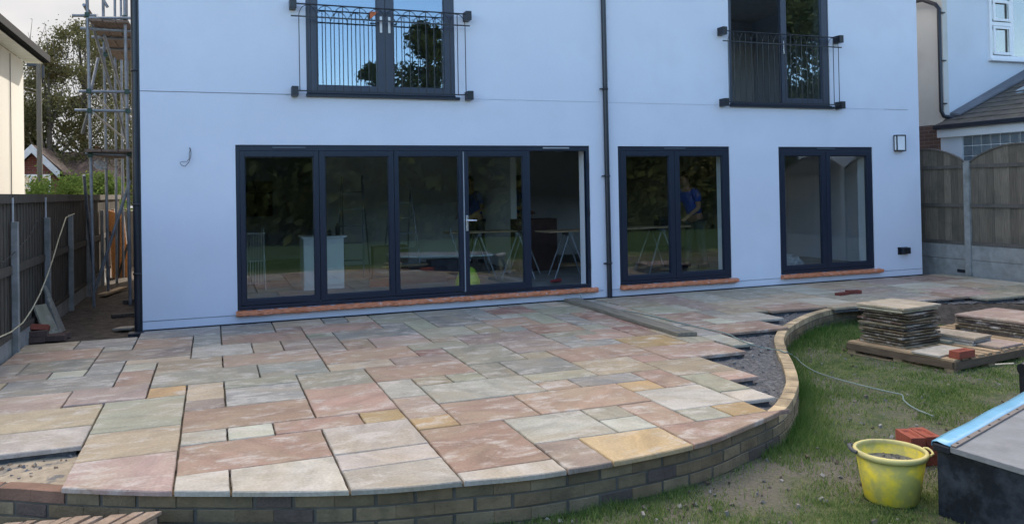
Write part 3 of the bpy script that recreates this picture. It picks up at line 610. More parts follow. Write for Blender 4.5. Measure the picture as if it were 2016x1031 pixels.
# lamp
lm = MB(); LX0, LX1, LZ0, LZ1, LD = 11.245, 11.455, 2.205, 2.492, .085
lm.box(LX0+.01, LX1-.01, -.012, -.001, LZ0+.01, LZ1-.01); frame_ring(lm, LX0, LX1, LZ0, LZ1, -LD, -LD+.016, .016, .016, .02, .02)
for zz_ in ((LZ0, LZ0+.02), (LZ1-.02, LZ1)):
    for xx_ in ((LX0, LX0+.016), (LX1-.016, LX1)): lm.box(xx_[0], xx_[1], -LD+.0165, -.0125, *zz_)
for xx_ in ((LX0, LX0+.016), (LX1-.016, LX1)): lm.box(xx_[0], xx_[1], -.022, -.0125, LZ0+.021, LZ1-.021)
lmo = lm.build('wall_lamp', BLACK, house); q = MB(); q.box(LX0+.012, LX1-.012, -LD+.008, -.0128, LZ0+.012, LZ1-.012); q.build('lamp_diffuser', mat('opal_diffuser', (.80, .81, .83), .4), lmo)
vt = MB(); vt.box(11.29, 11.51, -.012, -.001, .385, .515); vt.box(11.335, 11.50, -.09, -.012, .40, .51)
for k in range(3): vt.box(11.34, 11.495, -.10, -.09, .405+k*.035, .43+k*.035)
vt.build('wall_vent', BLACK, house, bevel=.004)
cb = MB(); cb.tube([(-.255, -.002, 2.25), (-.25, -.03, 2.24), (-.24, -.06, 2.19), (-.245, -.05, 2.13), (-.27, -.04, 2.06), (-.31, -.05, 2.015), (-.355, -.04, 2.03), (-.37, -.03, 2.065), (-.34, -.03, 2.075), (-.29, -.035, 2.075), (-.262, -.03, 2.11), (-.262, -.02, 2.18), (-.25, -.015, 2.22), (-.257, -.002, 2.245)], .0035, 6); cb.build('cable_tail', BLACK, house)

# ------------------------------------------------------------------ things inside the rooms
FZ = .151
def sawhorse(lbl, x, y, rz, h=.78, w_=.75, grp='folding steel trestles inside the house'):
    t = thing('trestle', lbl, 'trestle', (x, y, FZ), rz, grp)
    b = MB(); b.box(-w_/2, w_/2, -.03, .03, h-.06, h); b.build('top_bar', mat('trestle_paint', (.12, .14, .15), .5), t)
    for sx in (-1, 1):
        for sy in (-1, 1):
            l = MB(); l.tube([(sx*w_*.38, sy*.02, h-.05), (sx*w_*.48, sy*.28, .01)], .014, 6); l.build('leg', STEEL, t)
    return t
p = at(1100, 548, 2, FZ); sawhorse('steel trestle standing in the open bay of the bifold doors', 5.62, 1.55, R(75)); sawhorse('steel trestle half hidden by the leaf with the lever handle', 4.95, 2.0, R(60)); sawhorse('steel trestle carrying a board behind the left leaf of the middle patio door', 7.35, 1.55, R(80))
sawhorse('trestle deep in the room seen through the lever-handle leaf', 4.25, 2.3, R(80))
def plainboard(name, lbl, cat, x0, x1, y0, y1, z0, z1, m, rz=0, grp=None, rx=0, ry=0):
    b = MB(); b.box(-(x1-x0)/2, (x1-x0)/2, -(y1-y0)/2, (y1-y0)/2, 0, z1-z0); o = b.build(name, m, None, bevel=.003)
    o.location = ((x0+x1)/2, (y0+y1)/2, z0); o.rotation_euler = (rx, ry, rz); return tag(o, lbl, cat, grp)
plainboard('worktop_board', 'pale board resting across the trestle in the open bay', 'board', 5.15, 6.7, 1.3, 1.85, FZ+.78, FZ+.80, WOODN, R(4))
plainboard('worktop_board', 'pale board on the trestle behind the middle patio door', 'board', 6.6, 7.95, 1.35, 1.8, FZ+.78, FZ+.815, WOODN, R(2))
plainboard('worktop_board', 'pale board with clutter seen through the lever-handle leaf', 'board', 3.7, 4.9, 2.0, 2.5, FZ+.78, FZ+.80, WOODN, R(-4))
tb = thing('toolbox', 'dark open toolbox standing on the board behind the middle patio door', 'toolbox', (7.55, 1.6, FZ+.817)); q = MB()
q.box(-.16, .16, -.1, -.085, 0, .15); q.box(-.16, .16, .085, .1, 0, .15); q.box(-.16, -.145, -.084, .084, 0, .17); q.box(.145, .16, -.084, .084, 0, .17); q.box(-.144, .144, -.084, .084, 0, .012); q.build('body', BLACKP, tb)
q = MB(); q.tube([(.05, 0, .05), (.19, 0, .47)], .011, 6); q.build('brush_handle', mat('dark_red_paint', (.18, .04, .03), .5), tb)
cab = thing('cabinet', 'white kitchen base cabinet standing behind the two leftmost bifold leaves', 'cabinet', (1.62, 2.2, FZ)); q = MB()
q.box(-.31, .31, -.28, .28, .0, .80); q.build('carcass', mat('white_cabinet', (.72, .75, .74), .45, .4, .03), cab, bevel=.004)
for k in (0, 1):
    q = MB(); q.box(-.305+.306*k, -.003+.306*k, -.30, -.281, .06, .79); q.build('cabinet_door', MATS['white_cabinet'], cab, bevel=.003)
q = MB(); q.box(-.33, .36, -.31, .30, .801, .825); q.build('worktop', MATS['white_cabinet'], cab)
for k, (dx, hh, lb) in enumerate(((-.1, .14, 'small dark jar on the white cabinet'), (.12, .10, 'low dark tin on the white cabinet'), (.25, .19, 'tall slim dark bottle on the white cabinet'))):
    q = MB(); q.lathe([(0, 0), (.035, 0), (.035, hh*.7), (.015, hh*.8), (.015, hh), (0, hh)], 12); o = q.build('container', BLACKP); o.location = (1.62+dx, 2.15, FZ+.826); tag(o, lb, 'container', 'containers on the white cabinet')
rk = thing('clothes_airer', 'folded white wire airer leaning behind the leftmost bifold leaf', 'airer', (.62, 2.4, FZ)); q = MB()
for k in range(7): q.tube([(-.12+.04*k, .0, .08), (-.10+.04*k, .06, .9)], .006, 5)
for hz_ in (.1, .45, .88): q.tube([(-.14, .03, hz_), (.16, .03, hz_)], .007, 5)
q.build('wire_panel', WHITEP, rk); 
for sx in (-1, 1): q = MB(); q.tube([(sx*.15, -.05, 0), (sx*.13, .07, .95)], .009, 6); q.build('leg', WHITEP, rk)
def stepladder(lbl, x, y, rz, hh=1.55):
    t = thing('stepladder', lbl, 'stepladder', (x, y, FZ), rz)
    for sy in (0, 1):
        q = MB()
        for sx in (-1, 1): q.tube([(sx*.24, (-.3 if sy == 0 else .35), 0), (sx*.18, 0, hh)], .016, 6)
        q.build('stile_pair', STEEL, t)
    for k in range(1, 6):
        q = MB(); zz = hh*k/6; w_ = .24-.06*k/6; q.box(-w_, w_, -.3+.3*k/6-.04, -.3+.3*k/6+.04, zz, zz+.02); q.build('tread', STEEL, t)
stepladder('aluminium stepladder behind the third bifold leaf', 3.1, 3.0, R(10)); stepladder('tall stepladder deep behind the second bifold leaf', 2.35, 3.6, R(-20), 1.8)
for k, (x, y, w_, d_, h_, c, lb) in enumerate(((5.6, 3.0, .8, .35, .95, (.07, .045, .04), 'tall dark brown carton standing in the open bay'), (3.2, 2.2, .9, .4, .22, (.04, .045, .06), 'long low dark carton behind the third bifold leaf'), (3.7, 2.5, .5, .35, .32, (.05, .055, .07), 'squat dark carton beside the long low one'), (2.5, 1.9, .36, .25, .12, (.34, .08, .035), 'small orange-red case on the floor behind the second bifold leaf'), (2.9, 3.1, .6, .4, .55, (.16, .12, .09), 'brown carton beside the stepladder'), (8.15, 2.6, .6, .4, .35, (.07, .06, .05), 'dark carton behind the man'))):
    b = thing('carton', lb, 'box', (x, y, FZ), rs.uniform(-.3, .3)); cm = mat('carton_%d' % k, c, .8, .2, .2); q = MB(); q.box(-w_/2, w_/2, -d_/2, d_/2, 0, h_); q.build('body', cm, b, bevel=.006)
    q = MB(); q.box(-w_/2-.004, w_/2+.004, -d_/2-.004, -.004, h_, h_+.006); q.box(-w_/2-.004, w_/2+.004, .004, d_/2+.004, h_, h_+.006); q.build('lid', cm, b)
lb = MB()
for k in range(6): lb.box(-.9, .9, -.25+k*.085, -.18+k*.085, 0+rs.uniform(0, .01), .04+rs.uniform(0, .02), M=TM((0, 0, 0), rs.uniform(-.03, .03)))
for k, (x, y, l_, rz, lbx) in enumerate(((6.5, 3.6, 2.4, .03, 'long batten on the floor behind the trestles'), (6.7, 3.3, 2.2, -.05, 'batten lying nearer the trestles'), (7.3, 2.3, 1.3, .15, 'short batten on the floor under the workboard'), (8.0, 1.8, .9, .05, 'batten end by the feet of the man'), (4.3, 2.9, 1.8, .1, 'batten behind the lever-handle leaf'), (3.3, 2.55, 1.4, .2, 'pale batten across the cartons'))):
    plainboard('batten', lbx, 'batten', x-l_/2, x+l_/2, y-.04, y+.04, FZ+(.24 if k == 5 else 0), FZ+(.27 if k == 5 else .04), WOODN, rz, 'timber battens lying indoors')
lt = thing('dust_bin', 'lime green pyramid-shaped floor bin inside the lever-handle leaf', 'bin', (3.75, 1.25, FZ)); q = MB(); q.lathe([(.0, 0), (.20, 0), (.19, .10), (.12, .26), (.06, .30), (0, .30)], 20); q.build('body', mat('lime_plastic', (.42, .62, .06), .4, var=.1), lt)
q = MB(); q.box(-.025, .025, -.155, -.14, .10, .13); q.box(-.02, .025, -.15, -.13, .14, .16); q.box(-.025, .02, -.145, -.12, .17, .19); q.build('print_marks', BLACK, lt)
hd = MB(); hd.tube([(3.68, 1.3, .4), (3.5, 1.35, 1.05)], .012, 6); ho = hd.build('broom_handle', STEEL); tag(ho, 'thin metal pole leaning by the lime green bin', 'pole')
# crumpled plastic bags by the right patio door
bm_ = bmesh.new(); bmesh.ops.create_icosphere(bm_, subdivisions=4, radius=1)
for v in bm_.verts:
    n_ = mnoise.noise(v.co*2.3)*.25+abs(mnoise.noise(v.co*6))*.25; v.co = Vector((v.co.x*.36*(1+n_), v.co.y*.25*(1+n_), max(0, v.co.z*.22*(1+n_)+.02)))
me = bpy.data.meshes.new('rubble_bag'); bm_.to_mesh(me); bm_.free(); me.materials.append(mat('crumpled_polythene', (.36, .38, .38), .25, .6, .3, 9, bump=1, bscale=16)); o = bpy.data.objects.new('rubble_bag', me); COL.objects.link(o); o.location = (9.65, 1.0, FZ); tag(o, 'crumpled clear plastic bag on the floor inside the rightmost patio door', 'bag')
q = MB(); q.box(-.09, .09, -.01, .01, 0, .09); o = q.build('socket_box', BLACK, house); o.location = (10.3, 4.585, .5)
tools = thing('hand_drill', 'small cordless drill lying on the floor at the open bay', 'drill', (5.05, .75, FZ+.03), .5); q = MB(); q.tube([(-.13, 0, .03), (.1, 0, .03)], [.02, .035], 8); q.build('body', mat('tool_red', (.25, .04, .04), .4), tools); q = MB(); q.tube([(.06, 0, .02), (.09, .12, .0)], .022, 8); q.build('grip', BLACK, tools)
# clock-like fitting on the ceiling line is left dark

# ------------------------------------------------------------------ people
def skin(name, pts, edges, rad, m, parent=None, sub=2, root=0):
    me = bpy.data.meshes.new(name); me.from_pydata([tuple(p) for p in pts], edges, []); me.materials.append(m)
    o = bpy.data.objects.new(name, me); COL.objects.link(o)
    if parent: o.parent = parent
    mo_ = o.modifiers.new('skin', 'SKIN'); mo_.use_smooth_shade = True
    for i, r_ in enumerate(rad):
        d = me.skin_vertices[0].data[i]; d.radius = (r_, r_) if not isinstance(r_, tuple) else r_; d.use_root = (i == root)
    if sub: s_ = o.modifiers.new('sub', 'SUBSURF'); s_.levels = sub; s_.render_levels = sub
    return o
SKINM = mat('skin', (.42, .24, .17), .6, .3, .05)
def person(lbl, loc, rz, lean, armL, armR, shirt, trousers, hair=(.03, .02, .015), step=.12):
    """faces local -Y; armL/armR are (elbow, wrist) points; lean bends the torso forward"""
    t = thing('person', lbl, 'person', loc, rz)
    V = Vector; hipz = .93; L = math.sin(lean); Cc = math.cos(lean)
    def tp(x, y, h): return V((x, -h*L+y*Cc, hipz+h*Cc+y*L))
    pel = V((0, 0, hipz)); chest = tp(0, 0, .34); neck = tp(0, 0, .55); nk2 = tp(0, -.015, .62)
    hd_ = [tp(0, -.02, .68), tp(0, -.03, .76), tp(0, -.02, .84)]
    P = [pel, tp(0, 0, .16), chest, neck, nk2]+hd_; E = [(0, 1), (1, 2), (2, 3), (3, 4), (4, 5), (5, 6), (6, 7)]; Rr = [(.16, .11), (.145, .10), (.165, .11), (.075, .07), (.052, .055), (.066, .08), (.078, .095), (.062, .07)]
    def add(par, p, r_): P.append(V(p)); E.append((par, len(P)-1)); Rr.append(r_); return len(P)-1
    # jaw, nose and ears shape the face
    for s_, (el, wr) in ((-1, armL), (1, armR)):
        sh = tp(s_*.185, 0, .50); a = add(3, sh, .062); e_ = add(a, el, .044); w_ = add(e_, wr, .029)
        d = (V(wr)-V(el)).normalized(); pm = V(wr)+d*.07; pa = add(w_, pm, (.036, .022))
        side = d.cross(V((0, -1, 0))); side = side.normalized() if side.length > .1 else V((1, 0, 0))
        for k in range(4):
            b_ = pm+side*(k-1.5)*.019+d*.02; f1 = add(pa, b_, .0095); f2 = add(f1, b_+d*(.038-.004*abs(k-1.5))+V((0, -.006, -.004)), .0085); add(f2, b_+d*.062+V((0, -.02, -.008)), .0075)
        th = add(w_, V(wr)+d*.03+side*-.035, .011); add(th, V(wr)+d*.062+side*-.052, .009)
        kn = V((s_*.10, -.04+s_*step*.5, .50)); an = V((s_*.11, s_*step, .085))
        h_ = add(0, (s_*.09, 0, .87), .095); k_ = add(h_, kn, .06); a_ = add(k_, an, .042); f_ = add(a_, an+V((0, -.05, -.035)), .042); add(f_, an+V((s_*.01, -.17, -.055)), .032)
    skin('body', P, E, Rr, SKINM, t)
    fc = MB(); nz = tp(0, -.118, .765); fc.add([nz+V((-.014, .02, -.015)), nz+V((.014, .02, -.015)), nz+V((0, -.012, -.015)), nz+V((0, .02, .035))], [(0, 2, 3), (2, 1, 3), (0, 1, 2)]); fc.build('nose', SKINM, t)
    for s_ in (-1, 1):
        e2 = MB(); e2.lathe([(.0, -.008), (.008, -.004), (.008, .004), (0, .008)], 8, Matrix.Translation(tp(s_*.03, -.105, .79))); e2.build('eye', BLACK, t)
        e3 = MB(); e3.lathe([(.0, -.03), (.012, -.02), (.014, .01), (0, .03)], 8, Matrix.Translation(tp(s_*.083, -.015, .77))); e3.build('ear', SKINM, t)
    mth = MB(); q_ = tp(0, -.108, .718); mth.box(q_.x-.022, q_.x+.022, q_.y-.004, q_.y+.01, q_.z-.004, q_.z+.004); mth.build('mouth', mat('lips', (.25, .09, .08), .5), t)
    hm = mat('hair_dark', hair, .8, .2, .2); hb = bmesh.new(); bmesh.ops.create_icosphere(hb, subdivisions=3, radius=1)
    bmesh.ops.delete(hb, geom=[v for v in hb.verts if v.co.z < -.15+(.5 if v.co.y < -.35 else -.25)], context='VERTS')
    hme = bpy.data.meshes.new('hair'); hb.transform(Matrix.Diagonal((.089, .108, .10, 1))); hb.to_mesh(hme); hb.free(); hme.materials.append(hm)
    ho = bpy.data.objects.new('hair', hme); COL.objects.link(ho); ho.parent = t; ho.location = tp(0, -.018, .80); ho.rotation_euler = (lean*.6, 0, 0)
    sm_ = mat('shirt_'+lbl[:6], shirt, .85, .2, .15, 7, bump=.3, bscale=9)
    P = [tp(0, 0, .02), tp(0, 0, .16), tp(0, 0, .34), tp(0, 0, .52)]; E = [(0, 1), (1, 2), (2, 3)]; Rr = [(.180, .135), (.165, .125), (.185, .130), (.095, .085)]
    for s_, (el, wr) in ((-1, armL), (1, armR)):
        sh = tp(s_*.185, 0, .50); P.append(sh); E.append((3, len(P)-1)); Rr.append(.078); m_ = sh.lerp(V(el), .72); P.append(m_); E.append((len(P)-2, len(P)-1)); Rr.append(.068)
    skin('shirt', P, E, Rr, sm_, t)
    P = [V((0, 0, hipz+.03))]; E = []; Rr = [(.176, .128)]
    for s_ in (-1, 1):
        kn = V((s_*.10, -.04+s_*step*.5, .50)); an = V((s_*.11, s_*step, .10)); b0 = len(P)
        P += [V((s_*.09, 0, .86)), kn, an]; E += [(0, b0), (b0, b0+1), (b0+1, b0+2)]; Rr += [.112, .078, .064]
    skin('trousers', P, E, Rr, mat('work_trousers_'+lbl[:6], trousers, .9, .2, .2, 8, bump=.3, bscale=10), t)
    for s_ in (-1, 1):
        an = V((s_*.11, s_*step, 0)); b = MB(); b.prism([(-.045, .06), (-.05, -.05), (-.045, -.17), (0, -.21), (.045, -.17), (.05, -.05), (.045, .06), (0, .085)], 0, .085, M=Matrix.Translation(an)); b.build('shoe', BLACK, t, bevel=.015)
    return t
V_ = Vector
person('dark-haired man in a blue short-sleeved shirt bending over, behind the middle patio door', (8.28, 1.75, FZ), R(-72), R(24), (V_((-.24, -.25, 1.12))), (V_((.25, -.22, 1.14))), (.03, .075, .30), (.06, .07, .075)) if False else None
person('dark-haired man in a blue shirt stooping to his left, behind the middle patio door', (8.3, 1.75, FZ), R(-75), R(20), (V_((-.25, -.22, 1.13)), V_((-.20, -.40, .96))), (V_((.26, -.20, 1.12)), V_((.22, -.42, .98))), (.028, .085, .42), (.085, .095, .10))
person('worker in a royal blue top standing deep in the room behind the lever-handle leaf', (at(1012, 430, 1, 5.2).x, 5.2, FZ), R(60), R(8), (V_((-.27, -.05, 1.14)), V_((-.20, -.28, 1.05))), (V_((.27, -.05, 1.14)), V_((.20, -.28, 1.05))), (.03, .07, .32), (.05, .055, .065))
person('worker in a blue top and grey trousers behind the left edge of the lever-handle leaf', (at(938, 430, 1, 5.0).x, 5.0, FZ), R(-60), R(14), (V_((-.26, -.10, 1.12)), V_((-.18, -.33, 1.0))), (V_((.26, -.10, 1.12)), V_((.2, -.33, 1.0))), (.035, .06, .30), (.16, .16, .17))

# ------------------------------------------------------------------ left fence
lf_ = thing('boundary_fence', 'dark closeboard fence with concrete posts along the left side of the plot', 'fence')
FX = -2.06
pY = [-2.66, -.83, .98, 2.80, 4.62, 6.44, 8.26, 10.1]
for k, y in enumerate(pY):
    p_ = MB(); zt = 1.40 if k else 1.42; p_.box(FX+.03, FX+.095, y-.036, y+.036, -.2, zt); p_.build('post', CONC, lf_, bevel=.006)
for a, b in zip(pY, pY[1:]):
    n = int((b-a-.02)/.075); pn = MB()
    for k in range(n):
        y = a+.01+k*(b-a-.02)/n; pn.box(FX-.012+(.006 if k % 2 else 0), FX+.004+(.006 if k % 2 else 0), y, y+.066, .16, 1.60+rs.uniform(-.003, .003))
    pn.box(FX-.03, FX-.013, a, b, .16, 1.6)
    pn.build('panel', WOODD, lf_)
    t_ = MB(); t_.box(FX-.04, FX+.045, a+.01, b-.01, 1.60, 1.70); t_.box(FX+.012, FX+.045, a+.04, b-.04, .84, .93); t_.box(FX+.012, FX+.04, a+.04, b-.04, .16, .21); t_.build('rail', WOODD, lf_)
    g_ = MB(); g_.box(FX-.02, FX+.029, a+.052, b-.052, -.15, .155); g_.build('gravel_board', CONC, lf_)
    if a in (-.83, -2.66):
        q = MB(); q.box(FX+.045, FX+.06, b-.03, b-.015, 1.38, 1.66); part(q.build('metal_strap', mat('white_strap', (.55, .56, .58), .4), lf_), 'white strap above a concrete post')
# rope hanging on the fence
rp = MB(); P = [at(px, py, 0, -1.88) for px, py in ((0, 663), (22, 653), (45, 635), (62, 610), (78, 580), (92, 545), (104, 510), (115, 472), (124, 446), (130, 428))]
rp.tube([V_((-1.88, -2.6, .30))]+P+[V_((-1.94, 2.75, 1.41))], .008, 6); tag(rp.build('rope', mat('pale_rope', (.42, .38, .26), .9, var=.2)), 'pale rope looping down the left fence from a post top', 'rope')
# tail cable on the fence
rp = MB(); rp.tube([at(px, py, 0, -1.99) for px, py in ((5, 517), (25, 500), (50, 475), (62, 458), (75, 430))], .005, 5); tag(rp.build('cable', mat('dark_cable', (.05, .05, .05), .6)), 'short dark cable slung across the nearest fence panel', 'cable')

# right fence
rf_ = thing('boundary_fence', 'weathered arched panel fence on concrete base between the patio and the right-hand neighbour', 'fence')
RX = 12.42; qY = [-6.02, -4.18, -2.34, -.5, 1.34, 3.18]
for y in qY:
    p_ = MB(); p_.box(RX-.06, RX+.05, y-.055, y+.055, -.3, 1.99); p_.box(RX-.05, RX+.04, y-.045, y+.045, 1.99, 2.01); p_.build('post', CONC, rf_, bevel=.008)
for a, b in zip(qY, qY[1:]):
    pn = MB(); n = 12; w_ = (b-a-.12)/n
    top = lambda y: 1.985+.27*math.sin(math.pi*min(1, max(0, (y-a-.06)/(b-a-.12))))**.8
    for k in range(n):
        y = a+.06+k*w_; o_ = .006 if k % 2 else 0
        ym = [y+w_*s/3 for s in range(4)]; vs = []
        for yy in ym: vs += [(RX-.004-o_, yy-(.001 if yy == ym[-1] else 0), .54), (RX-.004-o_, yy-(.001 if yy == ym[-1] else 0), top(yy)), (RX+.012-o_, yy-(.001 if yy == ym[-1] else 0), top(yy)), (RX+.012-o_, yy-(.001 if yy == ym[-1] else 0), .54)]
        fs = [(0, 1, 2, 3), (12, 15, 14, 13)]+[(s*4+e_, s*4+4+e_, s*4+4+(e_+1) % 4, s*4+(e_+1) % 4) for s in range(3) for e_ in range(4)]
        vv = rs.uniform(.72, 1.25); pn.add(vs, fs, (.175*vv, .145*vv, .11*vv))
    pn.build('panel', WOODB, rf_, attrs=True)
    t_ = MB()
    for (za, zb_) in ((.545, .60), (1.20, 1.265), (1.885, 1.945)): t_.box(RX-.035, RX-.011, a+.057, b-.057, za, zb_)
    m_ = 14
    for k in range(m_):
        ya = a+.06+(b-a-.12)*k/m_; yb = a+.06+(b-a-.12)*(k+1)/m_; za, zb_ = top(ya), top(yb)
        t_.add([(RX-.03, ya, za-.004), (RX+.03, ya, za-.004), (RX+.03, yb, zb_-.004), (RX-.03, yb, zb_-.004), (RX-.03, ya, za+.022), (RX+.03, ya, za+.022), (RX+.03, yb, zb_+.022), (RX-.03, yb, zb_+.022)], [(0, 1, 2, 3), (4, 5, 6, 7), (0, 1, 5, 4), (1, 2, 6, 5), (2, 3, 7, 6), (3, 0, 4, 7)])
    t_.build('rail', WOODG, rf_)
    for (za, zb_) in ((-.25, .275), (.282, .535)):
        g_ = MB(); g_.box(RX-.025, RX+.02, a+.057, b-.057, za, zb_); g_.build('gravel_board', CONC, rf_, bevel=.004)
q = MB(); q.box(RX-.03, RX-.0251, -.42, -.26, .045, .10); q.build('drain_slot', BLACK, rf_)
for k in range(9):
    pass
# strip of soil beyond the paving by the right fence
def zs2(x, y):
    d = max(0, min(1, (wall_dist(x, y)+.03)/.42)) if x > 8.2 else 1
    return (-.075+.016*fn(x, y, 5)+.014*fn(x, y, 15))*(1-d)+(GZ+.006+.01*fn(x, y, 9))*d
tag(sheet('soil', 8.3, 12.4, -4.6, -1.9, .06, zs2, SOIL, keep=lambda x, y: -.12 < wall_dist(x, y) < .5), kind='structure')

# ------------------------------------------------------------------ alley things
def tilestone(name, lbl, cat, poly, th, M, col, grp=None):
    q = MB(); q.prism(poly, 0, th, col, rs.random()); o = q.build(name, SLAB, None, bevel=.004, attrs=True); o.matrix_world = M; return tag(o, lbl, cat, grp)
p1 = at(108, 660, 2, -.04)
tilestone('stone_slab', 'broad greenish offcut slab leaning on the second fence post', 'slab', [(-.17, 0), (.17, 0), (.15, .40), (-.13, .42)], .025, TM((-1.86, .35, -.035), R(75)) @ Matrix.Rotation(R(68), 4, 'X'), PC['g'])
tilestone('stone_slab', 'narrow tapering slab leaning on the second fence post', 'slab', [(-.10, 0), (.10, 0), (.02, .62), (-.06, .62)], .025, TM((-1.80, .62, -.035), R(80)) @ Matrix.Rotation(R(72), 4, 'X'), PC['u'])
def brick_obj(lbl, M, grp=None, m=REDBR):
    """brick with a shallow frog in its top face"""
    q = MB(); L, W_, H = .1075, .051, .065
    o = [(-L, -W_), (L, -W_), (L, W_), (-L, W_)]; i_ = [(-.075, -.028), (.075, -.028), (.075, .028), (-.075, .028)]; f_ = [(-.062, -.018), (.062, -.018), (.062, .018), (-.062, .018)]
    vs = [(x, y, 0) for x, y in o]+[(x, y, H) for x, y in o]+[(x, y, H) for x, y in i_]+[(x, y, H-.014) for x, y in f_]
    fs = [(3, 2, 1, 0)]+[(k, (k+1) % 4, 4+(k+1) % 4, 4+k) for k in range(4)]+[(4+k, 4+(k+1) % 4, 8+(k+1) % 4, 8+k) for k in range(4)]+[(8+k, 8+(k+1) % 4, 12+(k+1) % 4, 12+k) for k in range(4)]+[(12, 13, 14, 15)]
    q.add(vs, fs); ob = q.build('brick', m, None, bevel=.004); ob.matrix_world = M; return tag(ob, lbl, 'brick', grp)
ag = 'bricks in a small heap by the left fence'
BRD = mat('grey_brown_brick', (.13, .085, .07), .9, .2, .25, 12, bump=.3, bscale=60)
brick_obj('red brick tipped on top of the little heap by the left fence', TM((-1.97, .12, .085), R(15), R(-14), R(8)), ag); brick_obj('red brick lying behind the tipped one in the heap by the fence', TM((-1.98, .27, .05), R(40), R(12)), ag)
for k, (x, y, rz, z, lb_) in enumerate(((-1.98, .02, 5, -.045, 'grey-brown brick, front left in the heap by the fence'), (-1.76, .04, -8, -.045, 'grey-brown brick, front right in the heap by the fence'), (-1.96, .16, 12, -.045, 'grey-brown brick at the back left of the heap'), (-1.74, .19, 25, -.045, 'grey-brown brick at the back right of the heap'), (-1.95, .05, 2, .021, 'grey-brown brick in the middle layer under the red one'))):
    brick_obj(lb_, TM((x, y, z), R(rz)), ag, BRD)
# boards and junk on the alley floor
plainboard('timber_offcut', 'pale short board lying far down the alley', 'board', -1.72, -1.58, 4.3, 5.3, -.02, .02, WOODN, R(-14)); plainboard('timber_offcut', 'dark plank lying crosswise in the alley', 'board', -1.35, -.95, 3.2, 3.32, -.03, .02, WOODD, R(5)); plainboard('timber_offcut', 'dark plank running down the alley by the house', 'board', -1.15, -1.0, 3.6, 6.6, -.02, .03, WOODD, R(3)); plainboard('timber_offcut', 'broken dark board lying crosswise nearer the drain gully', 'board', -1.35, -.93, 1.65, 1.78, -.03, .01, WOODD, R(12))
tilestone('stone_slab', 'flat grey offcut on the soil by the drain gully', 'slab', [(-.13, -.07), (.1, -.1), (.14, .06), (-.05, .1)], .025, TM((-1.07, .5, -.035)), PC['u'])
ob_ = thing('door_sheet', 'orange-brown boarded sheet standing at the end of the alley', 'sheet', (0, 0, 0)); q = MB()
a_, b_, c_2, d_2 = at(213, 413, 1, 8.0), at(243, 425, 1, 8.0), at(256, 548, 1, 8.0), at(222, 553, 1, 8.0)
q.add([a_, b_, c_2, d_2]+[v+V_((0, .03, 0)) for v in (a_, b_, c_2, d_2)], [(0, 1, 2, 3), (7, 6, 5, 4), (0, 1, 5, 4), (1, 2, 6, 5), (2, 3, 7, 6), (3, 0, 4, 7)]); q.build('sheet', BOARD, ob_)
q = MB(); q.tube([c_2+V_((0, -.012, .01)), d_2+V_((.1, -.012, .01))], .014, 5); q.tube([c_2+V_((.01, -.012, 0)), b_+V_((.01, -.012, 0))], .008, 5); q.build('edge_trim', mat('white_trim', (.8, .8, .78), .4), ob_)
q = MB(); q.tube([at(234, 430, 1, 7.9), at(232, 548, 1, 7.9)], .03, 5); q.tube([at(252, 480, 1, 7.85), at(233, 545, 1, 7.85)], .025, 5); q.build('batten', WOODD, ob_)
ew = MB(); ew.box(-2.9, -.82, 11.0, 11.1, -.1, 1.3); tag(ew.build('timber_gate', WOODD), 'low dark timber gate closing the far end of the alley', 'gate')

# ------------------------------------------------------------------ scaffold
sc = thing('scaffold', 'galvanised tube scaffold tower with board platforms in the alley', 'scaffold')
GREENC = mat('green_coupler', (.05, .09, .075), .6, .4, .4, 20, metal=.3)
def pol(name, a, b, r_=.0242, m=STEEL, lb_=None):
    q = MB(); q.tube([a, b], r_, 8); o = q.build(name, m, sc)
    if lb_: part(o, lb_)
def T_(px, py, Y): return at(px, py, 1, Y)
YA, YB, YC = 3.0, 4.7, 6.6
# standards
for (px0, px1, Y) in ((171.5, 184, YA), (245.5, 256, YA), (203, 213, YB), (249, 254, YC), (226, 230, YC), (238, 243, YC+1.2)):
    a = T_(px0, 0, Y); b = T_(px1, 560, Y); d = (b-a)/(a.z-b.z); pol('standard', a-d*1.6, a+d*(a.z+.04))
for (pa, pb, Y) in (((155, 180), (258, 181), YA), ((147, 217), (258, 219), YA), ((142, 31), (190, 31), YA), ((158, 56), (262, 62), YA+.1), ((168, 302), (262, 306), YA), ((175, 36), (260, 36), YA-.05), ((190, 74), (262, 82), YB)):
    pol('ledger', T_(*pa, Y), T_(*pb, Y))
for (pa, Ya, pb, Yb) in (((176, 30), YA, (262, 320), YC), ((205, 70), YA+.3, (256, 235), YC), ((193, 115), YA+.4, (179, 178), YA), ((173, 222), YA, (162, 262), YA+.3), ((256, 355), YA, (186, 575), YA+.1), ((165, 345), YA, (187, 565), YB), ((165, 10), YA, (176, 30), YA+.4), ((203, 0), YA+1, (212, 15), YA+1)):
    pol('brace', T_(*pa, Ya), T_(*pb, Yb))
for (pa, Ya, pb, Yb) in (((186, 186), YA, (216, 216), YB), ((184, 223), YA, (250, 277), YC)):
    pol('brace', T_(*pa, Ya), T_(*pb, Yb), .016, mat('bright_tube', (.45, .45, .42), .5, .4, .1, metal=.3))
for (px, py, Y) in ((172, 30, YA), (246, 36, YA), (175, 180, YA), (177, 218, YA), (250, 181, YA), (252, 219, YA), (178, 305, YA), (255, 303, YA), (205, 78, YB), (208, 108, YB)):
    q = MB(); c = T_(px, py, Y); q.box(c.x-.034, c.x+.034, c.y-.045, c.y+.045, c.z-.038, c.z+.038); q.build('coupler', GREENC, sc, bevel=.01)
